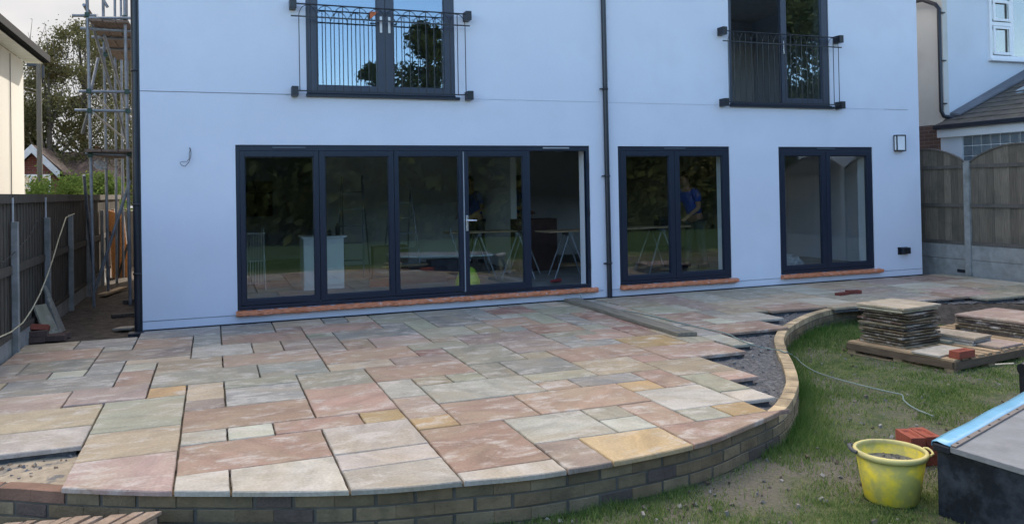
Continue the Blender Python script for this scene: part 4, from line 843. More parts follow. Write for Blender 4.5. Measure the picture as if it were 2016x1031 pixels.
# platforms: boards run along y
def platform(z, ys, xs_, lb_, slant=0):
    for k in range(3):
        q = MB(); x = xs_[0]+k*(xs_[1]-xs_[0])/3
        q.box(x, x+(xs_[1]-xs_[0])/3-.012, ys[0]+rs.uniform(-.05, .05), ys[1], z, z+.038); part(q.build('scaffold_board', mat('scaffold_board', (.20, .15, .12), .85, .2, .3, 5, (8, .8, 4), bump=.2), sc), lb_)
zA = T_(210, 46, YA).z; platform(zA, (YA-.1, YC), (-1.72, -1.17), 'upper platform board'); zl = T_(215, 300, YA).z; platform(zl, (YA-.2, YA+2.2), (-1.80, -1.10), 'lower platform board')
for Y in (3.4, 4.1, 5.2): q = MB(); q.tube([(-1.85, Y, zA-.03), (-1.05, Y, zA-.03)], .024, 8); q.build('transom', STEEL, sc)
q = MB(); q.box(-1.76, -1.735, YA, YC, zA+.04, zA+.2); q.build('toe_board', MATS['scaffold_board'], sc)
q = MB(); c = T_(187, 285, YA+.2); q.add([c, T_(215, 300, YA+.6), T_(187, 300, YA+.6), c+V_((0, .03, 0)), T_(215, 300, YA+.65)+V_((0, .02, 0)), T_(187, 300, YA+.65)], [(0, 1, 2), (5, 4, 3), (0, 1, 4, 3), (1, 2, 5, 4), (2, 0, 3, 5)]); part(q.build('toe_board', mat('tan_sheet', (.36, .29, .19), .8), sc), 'tan triangular sheet on the lower platform')
rag = MB(); c = T_(195, 326, YA+.5)
for k in range(40):
    a = c+V_((rnd(-.07, .07), rnd(-.05, .05), rnd(-.06, .06))); rag.add([a, a+V_((rnd(-.05, .05), rnd(-.04, .04), .05)), a+V_((.05, rnd(-.04, .04), rnd(-.03, .03)))], [(0, 1, 2)])
tag(rag.build('polythene_scrap', mat('pale_scrap', (.55, .58, .62), .5)), 'pale polythene scrap snagged under the lower scaffold platform', 'scrap')

# ------------------------------------------------------------------ foliage
def leaves(n, sampler, size, col=(0, 1), seedv=1):
    r_ = random.Random(seedv); vs = []; fs = []; cs = []
    for k in range(n):
        p, shade = sampler(r_); s_ = size*r_.uniform(.6, 1.4)
        a = V_((r_.gauss(0, 1), r_.gauss(0, 1), r_.gauss(0, 1))).normalized(); b = a.orthogonal().normalized()*s_*r_.uniform(.4, .7); a = a*s_
        o = len(vs); vs += [p-a, p+b, p+a, p-b]; fs.append((o, o+1, o+2, o+3)); cs.append(min(1, max(0, shade+r_.uniform(-.25, .25))))
    return vs, fs, cs
def leafmesh(name, data, m, parent):
    vs, fs, cs = data; q = MB(); q.v = [tuple(v) for v in vs]; q.f = [list(f_) for f_ in fs]; q.c = [(c, c, c) for c in cs]; q.r = [0]*len(fs); q.sm = [False]*len(fs)
    return q.build(name, m, parent, fixn=False, attrs=True)
def tree(name, lbl, cat, x, y, z, h, rx, crownz, crownh, n, size, m, seedv, trunk=.16, clumps=26, grp=None, cone=False, spread=.33, bark=None):
    t = thing(name, lbl, cat, (x, y, z), 0, grp); r_ = random.Random(seedv)
    cl = []
    for k in range(clumps):
        zz = r_.uniform(0, 1); prof = (1-zz)**.8 if cone else math.sin(math.pi*(.12+.85*zz))**.6
        a = r_.uniform(0, 6.283); rr = rx*prof*math.sqrt(r_.random()); c = V_((math.cos(a)*rr, math.sin(a)*rr, crownz+crownh*zz)); cl.append((c, rx*spread*r_.uniform(.6, 1.25)*(prof*.6+.4), r_.uniform(.15, .85)))
    q = MB(); base = bark or mat('bark', (.09, .075, .06), .9, .2, .3, 8, (6, 6, 1), bump=.5)
    tops = [V_((0, 0, -.2)), V_((r_.uniform(-.1, .1), 0, h*.3)), V_((r_.uniform(-.2, .2), r_.uniform(-.2, .2), h*.6)), V_((r_.uniform(-.2, .2), 0, h*.92))]
    q.tube(tops, [trunk, trunk*.8, trunk*.5, trunk*.12], 8); q.build('trunk', base, t)
    q = MB()
    for c, rad, s_ in cl[:18]:
        zt = min(max(c.z*.65, crownz*.6), h*.85); st_ = tops[1].lerp(tops[2], min(1, max(0, (zt-h*.3)/(h*.3)))); q.tube([st_, st_.lerp(c, .5)+V_((0, 0, -.1*rx)), c], [trunk*.32, trunk*.18, .012], 5)
    q.build('limb', base, t)
    def smp(rr):
        c, rad, s_ = rr.choice(cl); d = V_((rr.gauss(0, 1), rr.gauss(0, 1), rr.gauss(0, .8)))*rad*.5; return c+d, s_
    leafmesh('crown', leaves(n, smp, size, seedv=seedv), m, t); return t
OLIVE = leafmat('olive_leaf', (.045, .05, .02), (.15, .14, .065)); DARKL = leafmat('dark_leaf', (.022, .035, .016), (.06, .08, .03)); GREENL = leafmat('green_leaf', (.05, .085, .02), (.14, .19, .05)); GARD = leafmat('garden_leaf', (.035, .05, .022), (.10, .115, .05)); BRONZE = leafmat('bronze_leaf', (.055, .05, .025), (.13, .11, .05))
def gp(px, Y, z=0): return at(px, 380, 1, Y)
a = gp(165, 24); tree('deciduous_tree', 'tall olive-brown tree with a thinning twiggy top behind the scaffold', 'tree', a.x, 24, GZ, 9.6, 2.9, 1.6, 7.0, 42000, .048, OLIVE, 11, clumps=110, spread=.26)
a = gp(238, 27); tree('deciduous_tree', 'lighter small-leaved tree showing between the scaffold poles and the house', 'tree', a.x, 27, GZ, 9.4, 2.3, 1.2, 7.2, 22000, .048, OLIVE, 13, clumps=70, spread=.28)
a = gp(92, 22); tree('deciduous_tree', 'bare-topped bronze tree beside the utility pole', 'tree', a.x, 22.5, GZ, 7.6, 1.3, 1.9, 5.2, 6000, .06, BRONZE, 12, clumps=32)
a = gp(60, 23); tree('pine_tree', 'dark pine showing between the left neighbour wall and the utility pole', 'tree', a.x, 24, GZ, 5.4, 1.0, 3.1, 2.3, 5000, .07, DARKL, 15, clumps=20)
a = gp(130, 17); tree('shrub', 'dense green shrub rising above the left fence', 'shrub', a.x, 17, GZ, 2.6, 1.5, .6, 1.9, 9000, .05, GREENL, 16, trunk=.05, clumps=34)
a = gp(205, 18); tree('shrub', 'yellow-green shrub above the fence behind the scaffold', 'shrub', a.x, 18, GZ, 2.7, 1.3, .6, 2.0, 9000, .05, GREENL, 17, trunk=.05, clumps=34)
# bare twigs on the skyline
tw = MB(); rr_ = random.Random(5); base = gp(120, 22)
for k in range(130):
    x = base.x+rr_.uniform(-1.1, 2.9); z0_ = rr_.uniform(4.5, 7.0); p0 = V_((x, 22.8+rr_.uniform(-.6, .6), z0_)); q0 = p0+V_((rr_.uniform(-.5, .5), 0, rr_.uniform(.6, 1.5))); tw.tube([p0, p0.lerp(q0, .5)+V_((rr_.uniform(-.1, .1), 0, 0)), q0], [.016, .011, .005], 4, cap=False)
tag(tw.build('bare_twigs', MATS['bark']), 'haze of bare twigs along the top of the trees by the pole', 'twigs', kind='stuff')

# garden behind the viewpoint: seen mirrored in the glass
GB = 'trees closing the far end of the garden'
for k, (x, y, h_, rx_, m_, cz, n_, lb_) in enumerate((
        (6.9, -24, 7.6, 1.5, DARKL, 1.5, 8000, 'narrow dark tree mirrored in the left leaf of the left balcony door'), (9.4, -24.5, 9.4, 1.9, DARKL, 1.2, 12000, 'taller dark tree mirrored just right of the balcony door handles'), (12.6, -25, 9.2, 2.4, DARKL, 1.2, 12000, 'dense dark tree mirrored at the right edge of the left balcony door'),
        (27.5, -26, 15, 5.0, DARKL, 1.5, 16000, 'very tall dark pine mirrored in the right balcony door'), (35, -27, 14, 5, DARKL, 1.5, 12000, 'tall tree mirrored at the right edge of the right balcony door'),
        (3.0, -26, 4.6, 2.2, DARKL, .6, 6000, 'low dark tree mirrored in the leftmost bifold leaf'), (18, -26, 8, 3.0, BRONZE, 1.0, 8000, 'bronze tree mirrored in the middle patio door'),
        (22, -23, 7, 2.6, OLIVE, .8, 7000, 'olive tree mirrored in the rightmost patio door'), (-2.5, -25, 5.0, 2.5, DARKL, .6, 5000, 'dark tree at the left end of the garden'))):
    tree('conifer_tree' if m_ is DARKL else 'deciduous_tree', lb_, 'tree', x, y, GZ, h_, rx_, cz, h_-cz, int(n_*1.5), .085 if h_ < 10 else .15, GARD if m_ is DARKL else m_, 40+k, clumps=70, spread=.36, grp=GB)
hg = thing('hedge', 'long clipped dark hedge across the far end of the garden', 'hedge', (12, -21.5, GZ))
def hs(r_): return V_((r_.uniform(-30, 34), r_.uniform(-1.0, 1.0), r_.uniform(0, 4.7))), r_.random()*.7
leafmesh('foliage', leaves(62000, hs, .27, seedv=3), DARKL, hg)
q = MB()
for k in range(26): q.tube([(-24+k*2, 0, 0), (-24+k*2+.1, 0, 3.6)], .05, 5)
q.build('stem', MATS['bark'], hg)

# ------------------------------------------------------------------ left neighbour
CREAM = mat('cream_render', (.50, .47, .415), .85, .2, .05, 1, bump=.1, bscale=120, dirt=(.40, .37, .32), dirtscale=1.0, dirtamt=.3)
ln = thing('neighbour_house', 'cream rendered house with a dark gutter at the far left', 'house')
q = MB(); q.box(-12, -4.2, -2, 11.2, -.3, 4.95); q.build('wall', CREAM, ln)
q = MB(); q.box(-4.2, -3.846, -2.5, 11.6, 4.96, 5.0);  q.box(-12, -3.82, 11.21, 11.6, 4.965, 5.12) if False else None; part(q.build('soffit', mat('soffit_white', (.7, .7, .68), .6), ln), 'white soffit and fascia')
q = MB(); q.box(-3.818, -3.70, -2.6, 11.65, 4.99, 5.16); q.box(-3.845, -3.819, -2.5, 11.6, 4.955, 5.16); q.build('gutter', mat('matt_black_gutter', (.006, .007, .010), .8, .1), ln, bevel=.01)
q = MB(); q.add([(-3.75, -2.6, 5.14), (-3.75, 11.7, 5.14), (-8, 7, 7.4), (-8, 1, 7.4), (-12.3, 11.7, 5.14), (-12.3, -2.6, 5.14)], [(0, 1, 2, 3), (1, 4, 2), (4, 5, 3, 2), (5, 0, 3)]); q.build('roof', MATS['roof_tile'], ln)
a = at(21, 200, 0, -4.18); q = MB(); q.tube([(-4.18, a.y, -.1), (-4.18, a.y, 4.9)], .012, 6); q.build('conduit', mat('grey_conduit', (.3, .28, .25), .6), ln)
# far brick house
fh = thing('brick_house', 'red brick gabled house with white bargeboards beyond the left fence', 'house', (0, 0, 0))
YH = 19; apex = at(62, 290, 1, YH); er = at(118, 341, 1, YH); el_ = V_((2*apex.x-er.x, YH, er.z)); RB = brickmat('far_red_brick', (.16, .045, .035), (.11, .035, .03), (.15, .12, .11), axis='X')
wl_ = el_.x+.25; wr_ = er.x-.25
q = MB(); q.add([(wl_, YH+.3, -.3), (wr_, YH+.3, -.3), (wr_, YH+.3, er.z), (apex.x, YH+.3, apex.z-.15), (wl_, YH+.3, er.z), (wl_, YH+9, -.3), (wr_, YH+9, -.3), (wr_, YH+9, er.z), (apex.x, YH+9, apex.z-.15), (wl_, YH+9, er.z)], [(0, 1, 2, 3, 4), (9, 8, 7, 6, 5), (1, 6, 7, 2), (0, 4, 9, 5)]); q.build('wall', RB, fh)
q = MB(); t2 = .10
q.add([(apex.x, YH, apex.z), (er.x+.1, YH, er.z-.05), (er.x+.1, YH+9.2, er.z-.05), (apex.x, YH+9.2, apex.z), (apex.x, YH, apex.z+t2), (er.x+.1, YH, er.z-.05+t2), (er.x+.1, YH+9.2, er.z-.05+t2), (apex.x, YH+9.2, apex.z+t2)], [(0, 1, 2, 3), (4, 5, 6, 7), (0, 1, 5, 4), (1, 2, 6, 5), (2, 3, 7, 6)])
q.add([(apex.x, YH, apex.z), (el_.x, YH, el_.z-.05), (el_.x, YH+9.2, el_.z-.05), (apex.x, YH+9.2, apex.z), (apex.x, YH, apex.z+t2), (el_.x, YH, el_.z-.05+t2), (el_.x, YH+9.2, el_.z-.05+t2), (apex.x, YH+9.2, apex.z+t2)], [(0, 1, 2, 3), (4, 5, 6, 7), (0, 1, 5, 4), (1, 2, 6, 5), (2, 3, 7, 6)]); rf0_ = q.build('roof', MATS['roof_tile'], fh)
q = MB()
for sx in (er, el_): q.add([(apex.x, YH-.04, apex.z+.1), (sx.x, YH-.04, sx.z+.07), (sx.x, YH-.04, sx.z-.2), (apex.x, YH-.04, apex.z-.18), (apex.x, YH-.01, apex.z+.1), (sx.x, YH-.01, sx.z+.07), (sx.x, YH-.01, sx.z-.2), (apex.x, YH-.01, apex.z-.18)], [(0, 1, 2, 3), (7, 6, 5, 4), (0, 1, 5, 4), (3, 2, 6, 7), (1, 2, 6, 5)])
q.build('bargeboard', mat('dull_bargeboard', (.50, .51, .53), .7), fh)
a = at(66, 343, 1, YH); wz = MB(); frame_ring(wz, a.x-.75, a.x+.45, a.z-1.1, a.z, YH+.24, YH+.295, .07, .07, .07, .07); wz.box(a.x-.16, a.x-.1, YH+.24, YH+.295, a.z-1.03, a.z-.07); wz.box(a.x-.68, a.x+.38, YH+.25, YH+.29, a.z-.4, a.z-.34); wo = wz.build('window', WHITEP, fh)
q = MB(); q.box(a.x-.7, a.x+.4, YH+.27, YH+.285, a.z-1.05, a.z-.05); q.build('pane', GLASSN, wo)
# side wing with low dark roof
FROOF = mat('far_roof', (.045, .03, .026), .9, .2, .3, 5, (1, 1, 6)); rf0_.data.materials[0] = FROOF
q = MB(); b0 = at(96, 296, 1, YH+1); b1 = at(150, 345, 1, YH+1); q.add([(er.x-.3, YH+1, b0.z-.9), (b1.x+1.5, YH+1, b1.z-.5), (b1.x+1.2, YH+4, b0.z+.1), (er.x-.6, YH+4, b0.z+.1)], [(0, 1, 2, 3)]); q.build('wing_roof', FROOF, fh)
q = MB(); q.box(er.x-.2, b1.x+1.3, YH+1.3, YH+4, -.3, b1.z-.45); q.build('wing_wall', RB, fh)
# utility pole
a = at(76, 122, 1, 17.5); up_ = thing('utility_pole', 'grey timber utility pole with a small bracket at the top beside the left neighbour', 'pole', (a.x, 17.5, 0)); q = MB(); q.tube([(0, 0, -.3), (0, 0, a.z)], [.085, .07], 10); q.build('pole', mat('pole_timber', (.12, .108, .09), .9, .2, .2, 6, (8, 8, .5)), up_)
q = MB(); q.box(-.3, .02, -.04, .04, a.z-.14, a.z-.06); q.tube([(-.25, 0, a.z-.06), (-.25, 0, a.z+.12)], .03, 6); q.tube([(.12, 0, a.z-.5), (.12, 0, a.z-.1)], .04, 6); q.tube([(.0, 0, a.z-.02), (.0, 0, a.z+.1)], .06, 6); q.build('bracket', BLACK, up_)
q = MB()
for dz_, ex in ((-.9, at(47, 165, 1, 21)), (-1.0, at(45, 172, 1, 21))): q.tube([(a.x, 17.5, a.z+dz_), (ex.x-.5, 21, ex.z)], .008, 4)
tag(q.build('overhead_cable', BLACK), 'thin overhead wires running left from the utility pole', 'cable')

# ------------------------------------------------------------------ right neighbour
rn_ = thing('neighbour_house', 'pale rendered house with white windows and a lean-to at the far right', 'house')
RREND = mat('neighbour_render', (.62, .66, .72), .85, .2, .04, 1, bump=.1, bscale=120, dirt=(.5, .53, .58), dirtscale=.7, dirtamt=.3)
RREND2 = mat('neighbour_render_warm_lit', (.60, .58, .54), .85, .2, .05, 1, bump=.1, bscale=120, dirt=(.42, .40, .37), dirtscale=.8, dirtamt=.5)  # same white render, with the warm side light put into the colour
q = MB(); NW = (14.9, 17.3, 4.15, 5.45); wall_grid(q, [13.75, 20, NW[0], NW[1]], [-.3, 6.6, NW[2], NW[3]], [NW], 1.0, 1.3); q.build('front_wall', RREND, rn_, fixn=False)
q = MB(); q.box(13.62, 13.75, .985, 9, 2.80, 6.6); q.build('side_wall', RREND2, rn_)
q = MB(); q.box(13.60, 13.75, .985, 9, -.3, 2.799); q.build('brick_side_wall', brickmat('neighbour_brick', (.13, .075, .06), (.09, .055, .05), (.16, .14, .13), axis='Y'), rn_)
q = MB(); q.box(13.75, 20, 3.5, 3.6, 2.8, 6.5); q.build('inner_wall', mat('dark_room', (.12, .11, .10), .9), rn_)
q = MB(); q.add([(13.1, .5, 6.55), (20.5, .5, 6.55), (20.5, 9.5, 6.55), (13.1, 9.5, 6.55), (17, 5, 8.6)], [(0, 1, 4), (1, 2, 4), (2, 3, 4), (3, 0, 4), (3, 2, 1, 0)]); q.build('roof', MATS['roof_tile'], rn_)
f = MB(); frame_ring(f, NW[0], NW[1], NW[2], NW[3]+.6, .97, 1.04, .075, .075, .08, .07); f.box(15.50, 15.58, .97, 1.04, NW[2]+.07, NW[3]+.5); f.box(14.975, 15.50, .97, 1.04, 4.83, 4.91); f.box(NW[0]-.03, NW[1]+.03, .90, 1.0, NW[2]-.05, NW[2]-.002)
wo = f.build('window', WHITEP, rn_, bevel=.004); 
for (xa, xb, za, zb_) in ((14.99, 15.485, 4.235, 4.82), (14.99, 15.485, 4.925, 5.35)):
    f = MB(); frame_ring(f, xa, xb, za, zb_, .95, .968, .055, .055, .055, .055); f.build('sash', WHITEP, wo, bevel=.003)
q = MB(); q.box(NW[0]+.02, NW[1]-.02, 1.0, 1.006, NW[2]+.02, NW[3]+.5); q.build('pane', GLASSN, wo)
# downpipe with swan neck
p_ = [V_((13.52, 2.2, 5.30)), V_((13.52, 1.75, 5.36)), V_((13.52, 1.35, 5.34)), V_((13.52, 1.05, 5.18)), V_((13.53, .98, 5.08)), V_((13.53, .98, 3.05)), V_((13.56, .95, 2.95)), V_((13.70, .90, 2.92)), V_((13.78, .87, 2.90))]
q = MB(); q.tube(p_, .04, 10); dp = q.build('drainpipe', BLACKP, rn_)
for z_ in (5.0, 4.05, 3.2): q = MB(); q.box(13.53, 13.64, .93, .985, z_-.012, z_+.012); q.build('bracket', BLACK, dp)
# lean-to
TILE = mat('mossy_tile', (.085, .08, .075), .85, .3, .35, 6, (1, 1, 1), bump=.4, bscale=25, dirt=(.10, .11, .06), dirtscale=4, dirtamt=.5)
tanp = .42
q = MB()
for k in range(14):
    xa = 13.32+k*.26; xb = xa+.28; za = 2.745+(xa-13.32)*tanp+.018; zb_ = 2.745+(xb-13.32)*tanp
    y1_ = .985 if xa > 13.55 else .985
    q.add([(xa, -5, za), (xb, -5, zb_), (xb, y1_, zb_), (xa, y1_, za), (xa, -5, za-.03), (xb, -5, zb_-.03), (xb, y1_, zb_-.03), (xa, y1_, za-.03)], [(0, 1, 2, 3), (7, 6, 5, 4), (0, 3, 7, 4), (1, 5, 6, 2), (3, 2, 6, 7), (0, 4, 5, 1)])
q.build('lean_to_roof', TILE, rn_)
q = MB(); q.add([(13.75, .97, 2.93+.02), (17.2, .97, 2.93+3.45*tanp+.02), (17.2, .97, 2.93+3.45*tanp+.17), (13.75, .97, 3.02), (13.75, .75, 2.95), (17.2, .75, 2.95+3.45*tanp), (17.2, .75, 2.97+3.45*tanp+.02), (13.75, .75, 2.98)], [(0, 1, 2, 3), (4, 5, 6, 7), (3, 2, 6, 7), (0, 1, 5, 4), (0, 3, 7, 4), (1, 2, 6, 5)]); q.build('lead_flashing', mat('lead', (.13, .14, .16), .55, .4, .2), rn_)
za_ = 2.745+(14.75-13.32)*tanp+.06; q = MB(); q.add([(14.75, -2.4, za_), (16.2, -2.4, za_+1.45*tanp), (16.2, .35, za_+1.45*tanp), (14.75, .35, za_)], [(0, 1, 2, 3)]); q.add([(14.75, -2.4, za_-.05), (16.2, -2.4, za_+1.45*tanp-.05), (16.2, .35, za_+1.45*tanp-.05), (14.75, .35, za_-.05)], [(3, 2, 1, 0)]); q.build('roof_glazing', mat('pale_glazing', (.30, .36, .40), .15, .8, .1), rn_)
q = MB(); q.box(13.40, 13.46, -5, .98, 2.52, 2.70); q.build('fascia', WHITEP, rn_); q = MB(); q.box(13.29, 13.395, -5, .99, 2.68, 2.765); q.build('gutter', BLACKP, rn_, bevel=.01)
q = MB(); q.box(13.50, 13.60, .50, .984, -.3, 2.519); q.box(13.50, 13.60, -5, .499, -.3, 1.55); q.box(13.50, 13.60, -5, -3.2, 1.551, 2.519); q.build('lean_to_wall', RREND, rn_)
gb = MB(); gg = MB()
for k in range(19):
    for r2 in range(5):
        y = .49-k*.192; z_ = 1.57+r2*.192; gb.box(13.515, 13.58, y-.180, y, z_, z_+.18)
gg.box(13.53, 13.57, -3.2, .499, 1.551, 2.518); gbo = gg.build('glass_block_window', WHITEP, rn_); gb.build('glass_blocks', mat('glass_block', (.14, .17, .19), .12, .7, .3, 5, bump=.4, bscale=6), gbo, bevel=.01)

# ------------------------------------------------------------------ patio and lawn things
pk = MB(); a = [(4.76, -.14), (5.02, -.08), (4.985, -3.24), (4.765, -3.17)]
plv = [V_((4.80, -.10, 0)), V_((5.02, -.10, 0)), V_((4.985, -3.24, 0)), V_((4.765, -3.20, 0))]
q = MB(); q.prism([(v.x, v.y) for v in reversed(plv)], .004, .046); o = q.build('scaffold_plank', PLANK, None, bevel=.004); tag(o, 'long wet scaffold plank lying on the paving from the house wall outwards', 'plank')
q = MB(); q.box(4.760, 4.990, -3.06, -3.04, .0465, .048) ; q.box(4.79, 5.0, -.3, -.28, .0465, .048); q.build('end_band', STEEL, o)
# cable
hp = [at(px, py, 2, .06) for px, py in ((1130, 582), (1180, 597), (1260, 613), (1330, 630))]
hz = [V_((5.05, -.01, .17)), V_((5.055, -.10, .10)), V_((5.06, -.25, .014)), V_((5.065, -1.0, .012))]+[V_((p.x, p.y, .012)) for p in [at(px, py, 2, .012) for px, py in ((1277, 620), (1333, 634), (1385, 646), (1430, 656), (1469, 674))]]
hz += [V_((p.x, p.y, -.045)) for p in [at(px, py, 2, -.045) for px, py in ((1500, 684), (1522, 688))]]+[V_((p.x, p.y, -.02)) for p in [at(px, py, 2, -.02) for px, py in ((1535, 689), (1550, 692))]]
hz += [V_((p.x, p.y, GZ+.035)) for p in [at(px, py, 2, GZ+.035) for px, py in ((1562, 702), (1580, 716), (1605, 731), (1640, 743), (1680, 754), (1720, 764), (1760, 773), (1776, 777), (1780, 788), (1800, 803), (1838, 819))]]
hs_ = catmull([(p.x, p.y) for p in hz], 5); zs_ = []
for i in range(len(hz)-1):
    for k in range(5): zs_.append(hz[i].z+(hz[i+1].z-hz[i].z)*k/5)
zs_.append(hz[-1].z); q = MB(); q.tube([V_((p.x, p.y, z_)) for p, z_ in zip(hs_, zs_)], .0065, 6)
tag(q.build('extension_cable', mat('grey_green_cable', (.20, .26, .24), .5, .4, .1)), 'thin grey-green cable snaking from the open doors over the edging and lawn', 'cable')

# pallets
PR = R(8.6)
def pallet(lbl, ox, oy, w_, d_, zt, m, n=9, grp='wooden pallets on the site', rz=PR):
    """origin = front left corner; slats run front to back"""
    t = thing('pallet', lbl, 'pallet', (ox, oy, zt-.145), rz, grp); sw = w_/n
    for k in range(n):
        q = MB(); q.box(k*sw, k*sw+sw*rs.uniform(.62, .8), 0+rs.uniform(-.01, .01), d_, .123, .145); q.build('slat', m, t, bevel=.002)
    for yy in (0.0, d_/2-.05, d_-.1): q = MB(); q.box(0, w_-.02, yy+.005, yy+.095, .10, .1225); q.build('stringer', m, t)
    for yy in (0.0, d_/2-.05, d_-.1):
        for xx in (0, w_/2-.06, w_-.14): q = MB(); q.box(xx, xx+.12, yy+.003, yy+.1, .018, .0995); q.build('block', m, t)
    q = MB()
    for xx in (0, w_/2-.06, w_-.14): q.box(xx, xx+.12, 0, d_, .0, .0175)
    q.build('base_runner', m, t)
    q = MB(); q.box(.0, w_-.02, -.022, .004, .045, .1225); q.build('side_board', mat('dark_stained_board', (.13, .095, .065), .9, .2, .3, 5, (1, 1, 6), bump=.2), t); q = MB(); q.box(-.022, -.001, .0, d_, .055, .1225); q.build('side_board', MATS['dark_stained_board'], t)
    return t
PZ = -.135
pallet('pale wooden pallet under the tall stack of slabs on the lawn', 6.93, -4.83, 1.32, 1.24, PZ, WOODN, 9); pallet('pale wooden pallet under the wide stack at the right edge', 6.93+1.36*math.cos(PR), -4.83+1.36*math.sin(PR), 1.2, 1.24, PZ, WOODN, 8)
def slabobj(lbl, cx, cy, z, w_, d_, rz, col, grp, th=.024, seedv=0):
    r_ = random.Random(seedv); n = 9; P = []
    for (ax, ay, bx, by) in ((-1, -1, 1, -1), (1, -1, 1, 1), (1, 1, -1, 1), (-1, 1, -1, -1)):
        for k in range(n): t_ = k/n; P.append(((ax+(bx-ax)*t_)*w_/2+r_.uniform(-.004, .004), (ay+(by-ay)*t_)*d_/2+r_.uniform(-.004, .004)))
    q = MB(); q.prism(P, 0, th, tuple(c*r_.uniform(.93, 1.07) for c in col), r_.random()); o = q.build('stone_slab', SLAB, None, bevel=.003, attrs=True)
    o.location = (cx, cy, z); o.rotation_euler = (r_.uniform(-.004, .004), r_.uniform(-.004, .004), rz); return tag(o, lbl, 'slab', grp)
ords = ['first', 'second', 'third', 'fourth', 'fifth', 'sixth', 'seventh', 'eighth', 'ninth', 'tenth', 'eleventh', 'twelfth', 'thirteenth', 'fourteenth', 'fifteenth', 'sixteenth']
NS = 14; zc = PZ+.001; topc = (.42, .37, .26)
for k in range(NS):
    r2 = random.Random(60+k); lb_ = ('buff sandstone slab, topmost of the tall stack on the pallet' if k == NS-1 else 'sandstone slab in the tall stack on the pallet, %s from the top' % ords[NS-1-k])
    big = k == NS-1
    slabobj(lb_, 7.19+r2.uniform(-.02, .02)+(.0), -3.91+r2.uniform(-.02, .02), zc, .60+(.06 if big else 0)+r2.uniform(-.05, .03), .575+(.03 if big else 0)+r2.uniform(-.05, .03), PR+r2.uniform(-.09, .09), topc if big or k == NS-2 else tuple(c*f_ for c, f_ in zip(r2.choice([PC['u'], PC['m'], PC['b'], PC['g']]), (.33, .27, .22))), 'slabs in the tall stack on the pallet', .020 if k < NS-2 else .024, 60+k); zc += .0315  # lower slabs darkened: shade on the stack's sides put into their colour
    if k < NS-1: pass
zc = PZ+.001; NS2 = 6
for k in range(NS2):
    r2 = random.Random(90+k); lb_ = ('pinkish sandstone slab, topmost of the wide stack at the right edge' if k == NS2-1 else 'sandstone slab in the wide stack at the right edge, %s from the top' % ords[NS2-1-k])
    slabobj(lb_, 8.92+r2.uniform(-.02, .02), -3.93+r2.uniform(-.02, .02), zc, .86+r2.uniform(-.02, .02), .86+r2.uniform(-.02, .02), PR+r2.uniform(-.03, .03), PC['p'] if k == NS2-1 else tuple(c*.28 for c in r2.choice([PC['u'], PC['m'], PC['b']])), 'slabs in the wide stack at the right edge', .025, 90+k); zc += .031  # only the top slab keeps its tone; shade is painted into the rest
for k in range(3): slabobj(['bottom slab of the low stack between the tall and wide stacks', 'middle slab of the low stack between the tall and wide stacks', 'buff slab on top of the low stack between the tall and wide stacks'][k], 7.80, -4.12, PZ+.001+k*.032, .34, .60-.02*(k < 2), PR+.03*k, PC['b'] if k == 2 else PC['u'], 'slabs in the low middle stack', .026, 120+k)
slabobj('small pink slab lying alone on the pallet slats in front of the wide stack', 7.97, -4.50, PZ+.001, .42, .29, PR, PC['p'], None, .026, 130)
slabobj('flat pale grey slab lying on the pallet beside the red brick', 7.14, -4.50, PZ+.001, .56, .31, PR+.02, PC['l'], None, .02, 131)
brick_obj('single red frogged brick lying on the front corner of the pallet', TM((7.11, -4.775, PZ+.002), PR-.05) @ Matrix.Scale(1.15, 4))
slabobj('small square setts offcut between the tall stack and the low stack', 7.60, -3.98, PZ+.001, .16, .5, PR, PC['g'], None, .03, 133)
# bricks on the patio behind the stack
brick_obj('red brick left on the paving behind the tall slab stack', TM((8.75, -1.38, -.03), R(10)), 'two red bricks on the far paving', mat('dark_red_brick', (.16, .05, .04), .9, .2, .3, 12)); brick_obj('half-hidden red brick on the paving right of the other one', TM((9.0, -1.34, -.015), R(-12)), 'two red bricks on the far paving', MATS['dark_red_brick'])

# brick stack by the bucket
bg_ = 'red bricks stacked behind the bucket'
k = 0
_b = at(1792, 853, 2, -.065); bx0, by0 = _b.x, _b.y
for lay in range(3):
    for c2 in range(2):
        lb_ = ['bottom', 'middle', 'top'][lay]+' layer '+['left', 'right'][c2]+' red brick of the pile behind the yellow bucket'
        brick_obj(lb_, TM((bx0+c2*.108+rnd(-.004, .004), by0-c2*.02+rnd(-.004, .004), GZ+.01+lay*.0665), R(72+rnd(-2, 2))), bg_)
# bucket
bk = thing('bucket', 'muddy yellow flexible builders bucket half full of mortar on the lawn', 'bucket', (3.82, -7.04, GZ+.005), R(-32))
YEL = mat('yellow_rubber', (.70, .56, .04), .5, .3, .12, 6, dirt=(.34, .335, .11), dirtscale=7, dirtamt=.85, dlo=.40, dhi=.57)
YELR = mat('pale_yellow_rim', (.62, .55, .22), .5, .3, .1, 6, dirt=(.28, .26, .16), dirtscale=9, dirtamt=.7)
q = MB(); q.lathe([(0, 0), (.14, 0), (.152, .012), (.198, .285), (.192, .285), (.147, .02), (0, .015)], 48); q.build('body', YEL, bk)
q = MB(); q.lathe([(.196, .270), (.206, .272), (.212, .290), (.208, .302), (.190, .304), (.188, .292), (.192, .276)], 48); q.build('rim', YELR, bk)
q = MB(); q.lathe([(.0, .222), (.08, .228), (.12, .215), (.181, .222)], 24)
bm2 = q; mo_ = q.build('mortar', mat('wet_mortar', (.17, .165, .15), .7, .3, .4, 25, bump=1, bscale=30), bk)
q = MB()
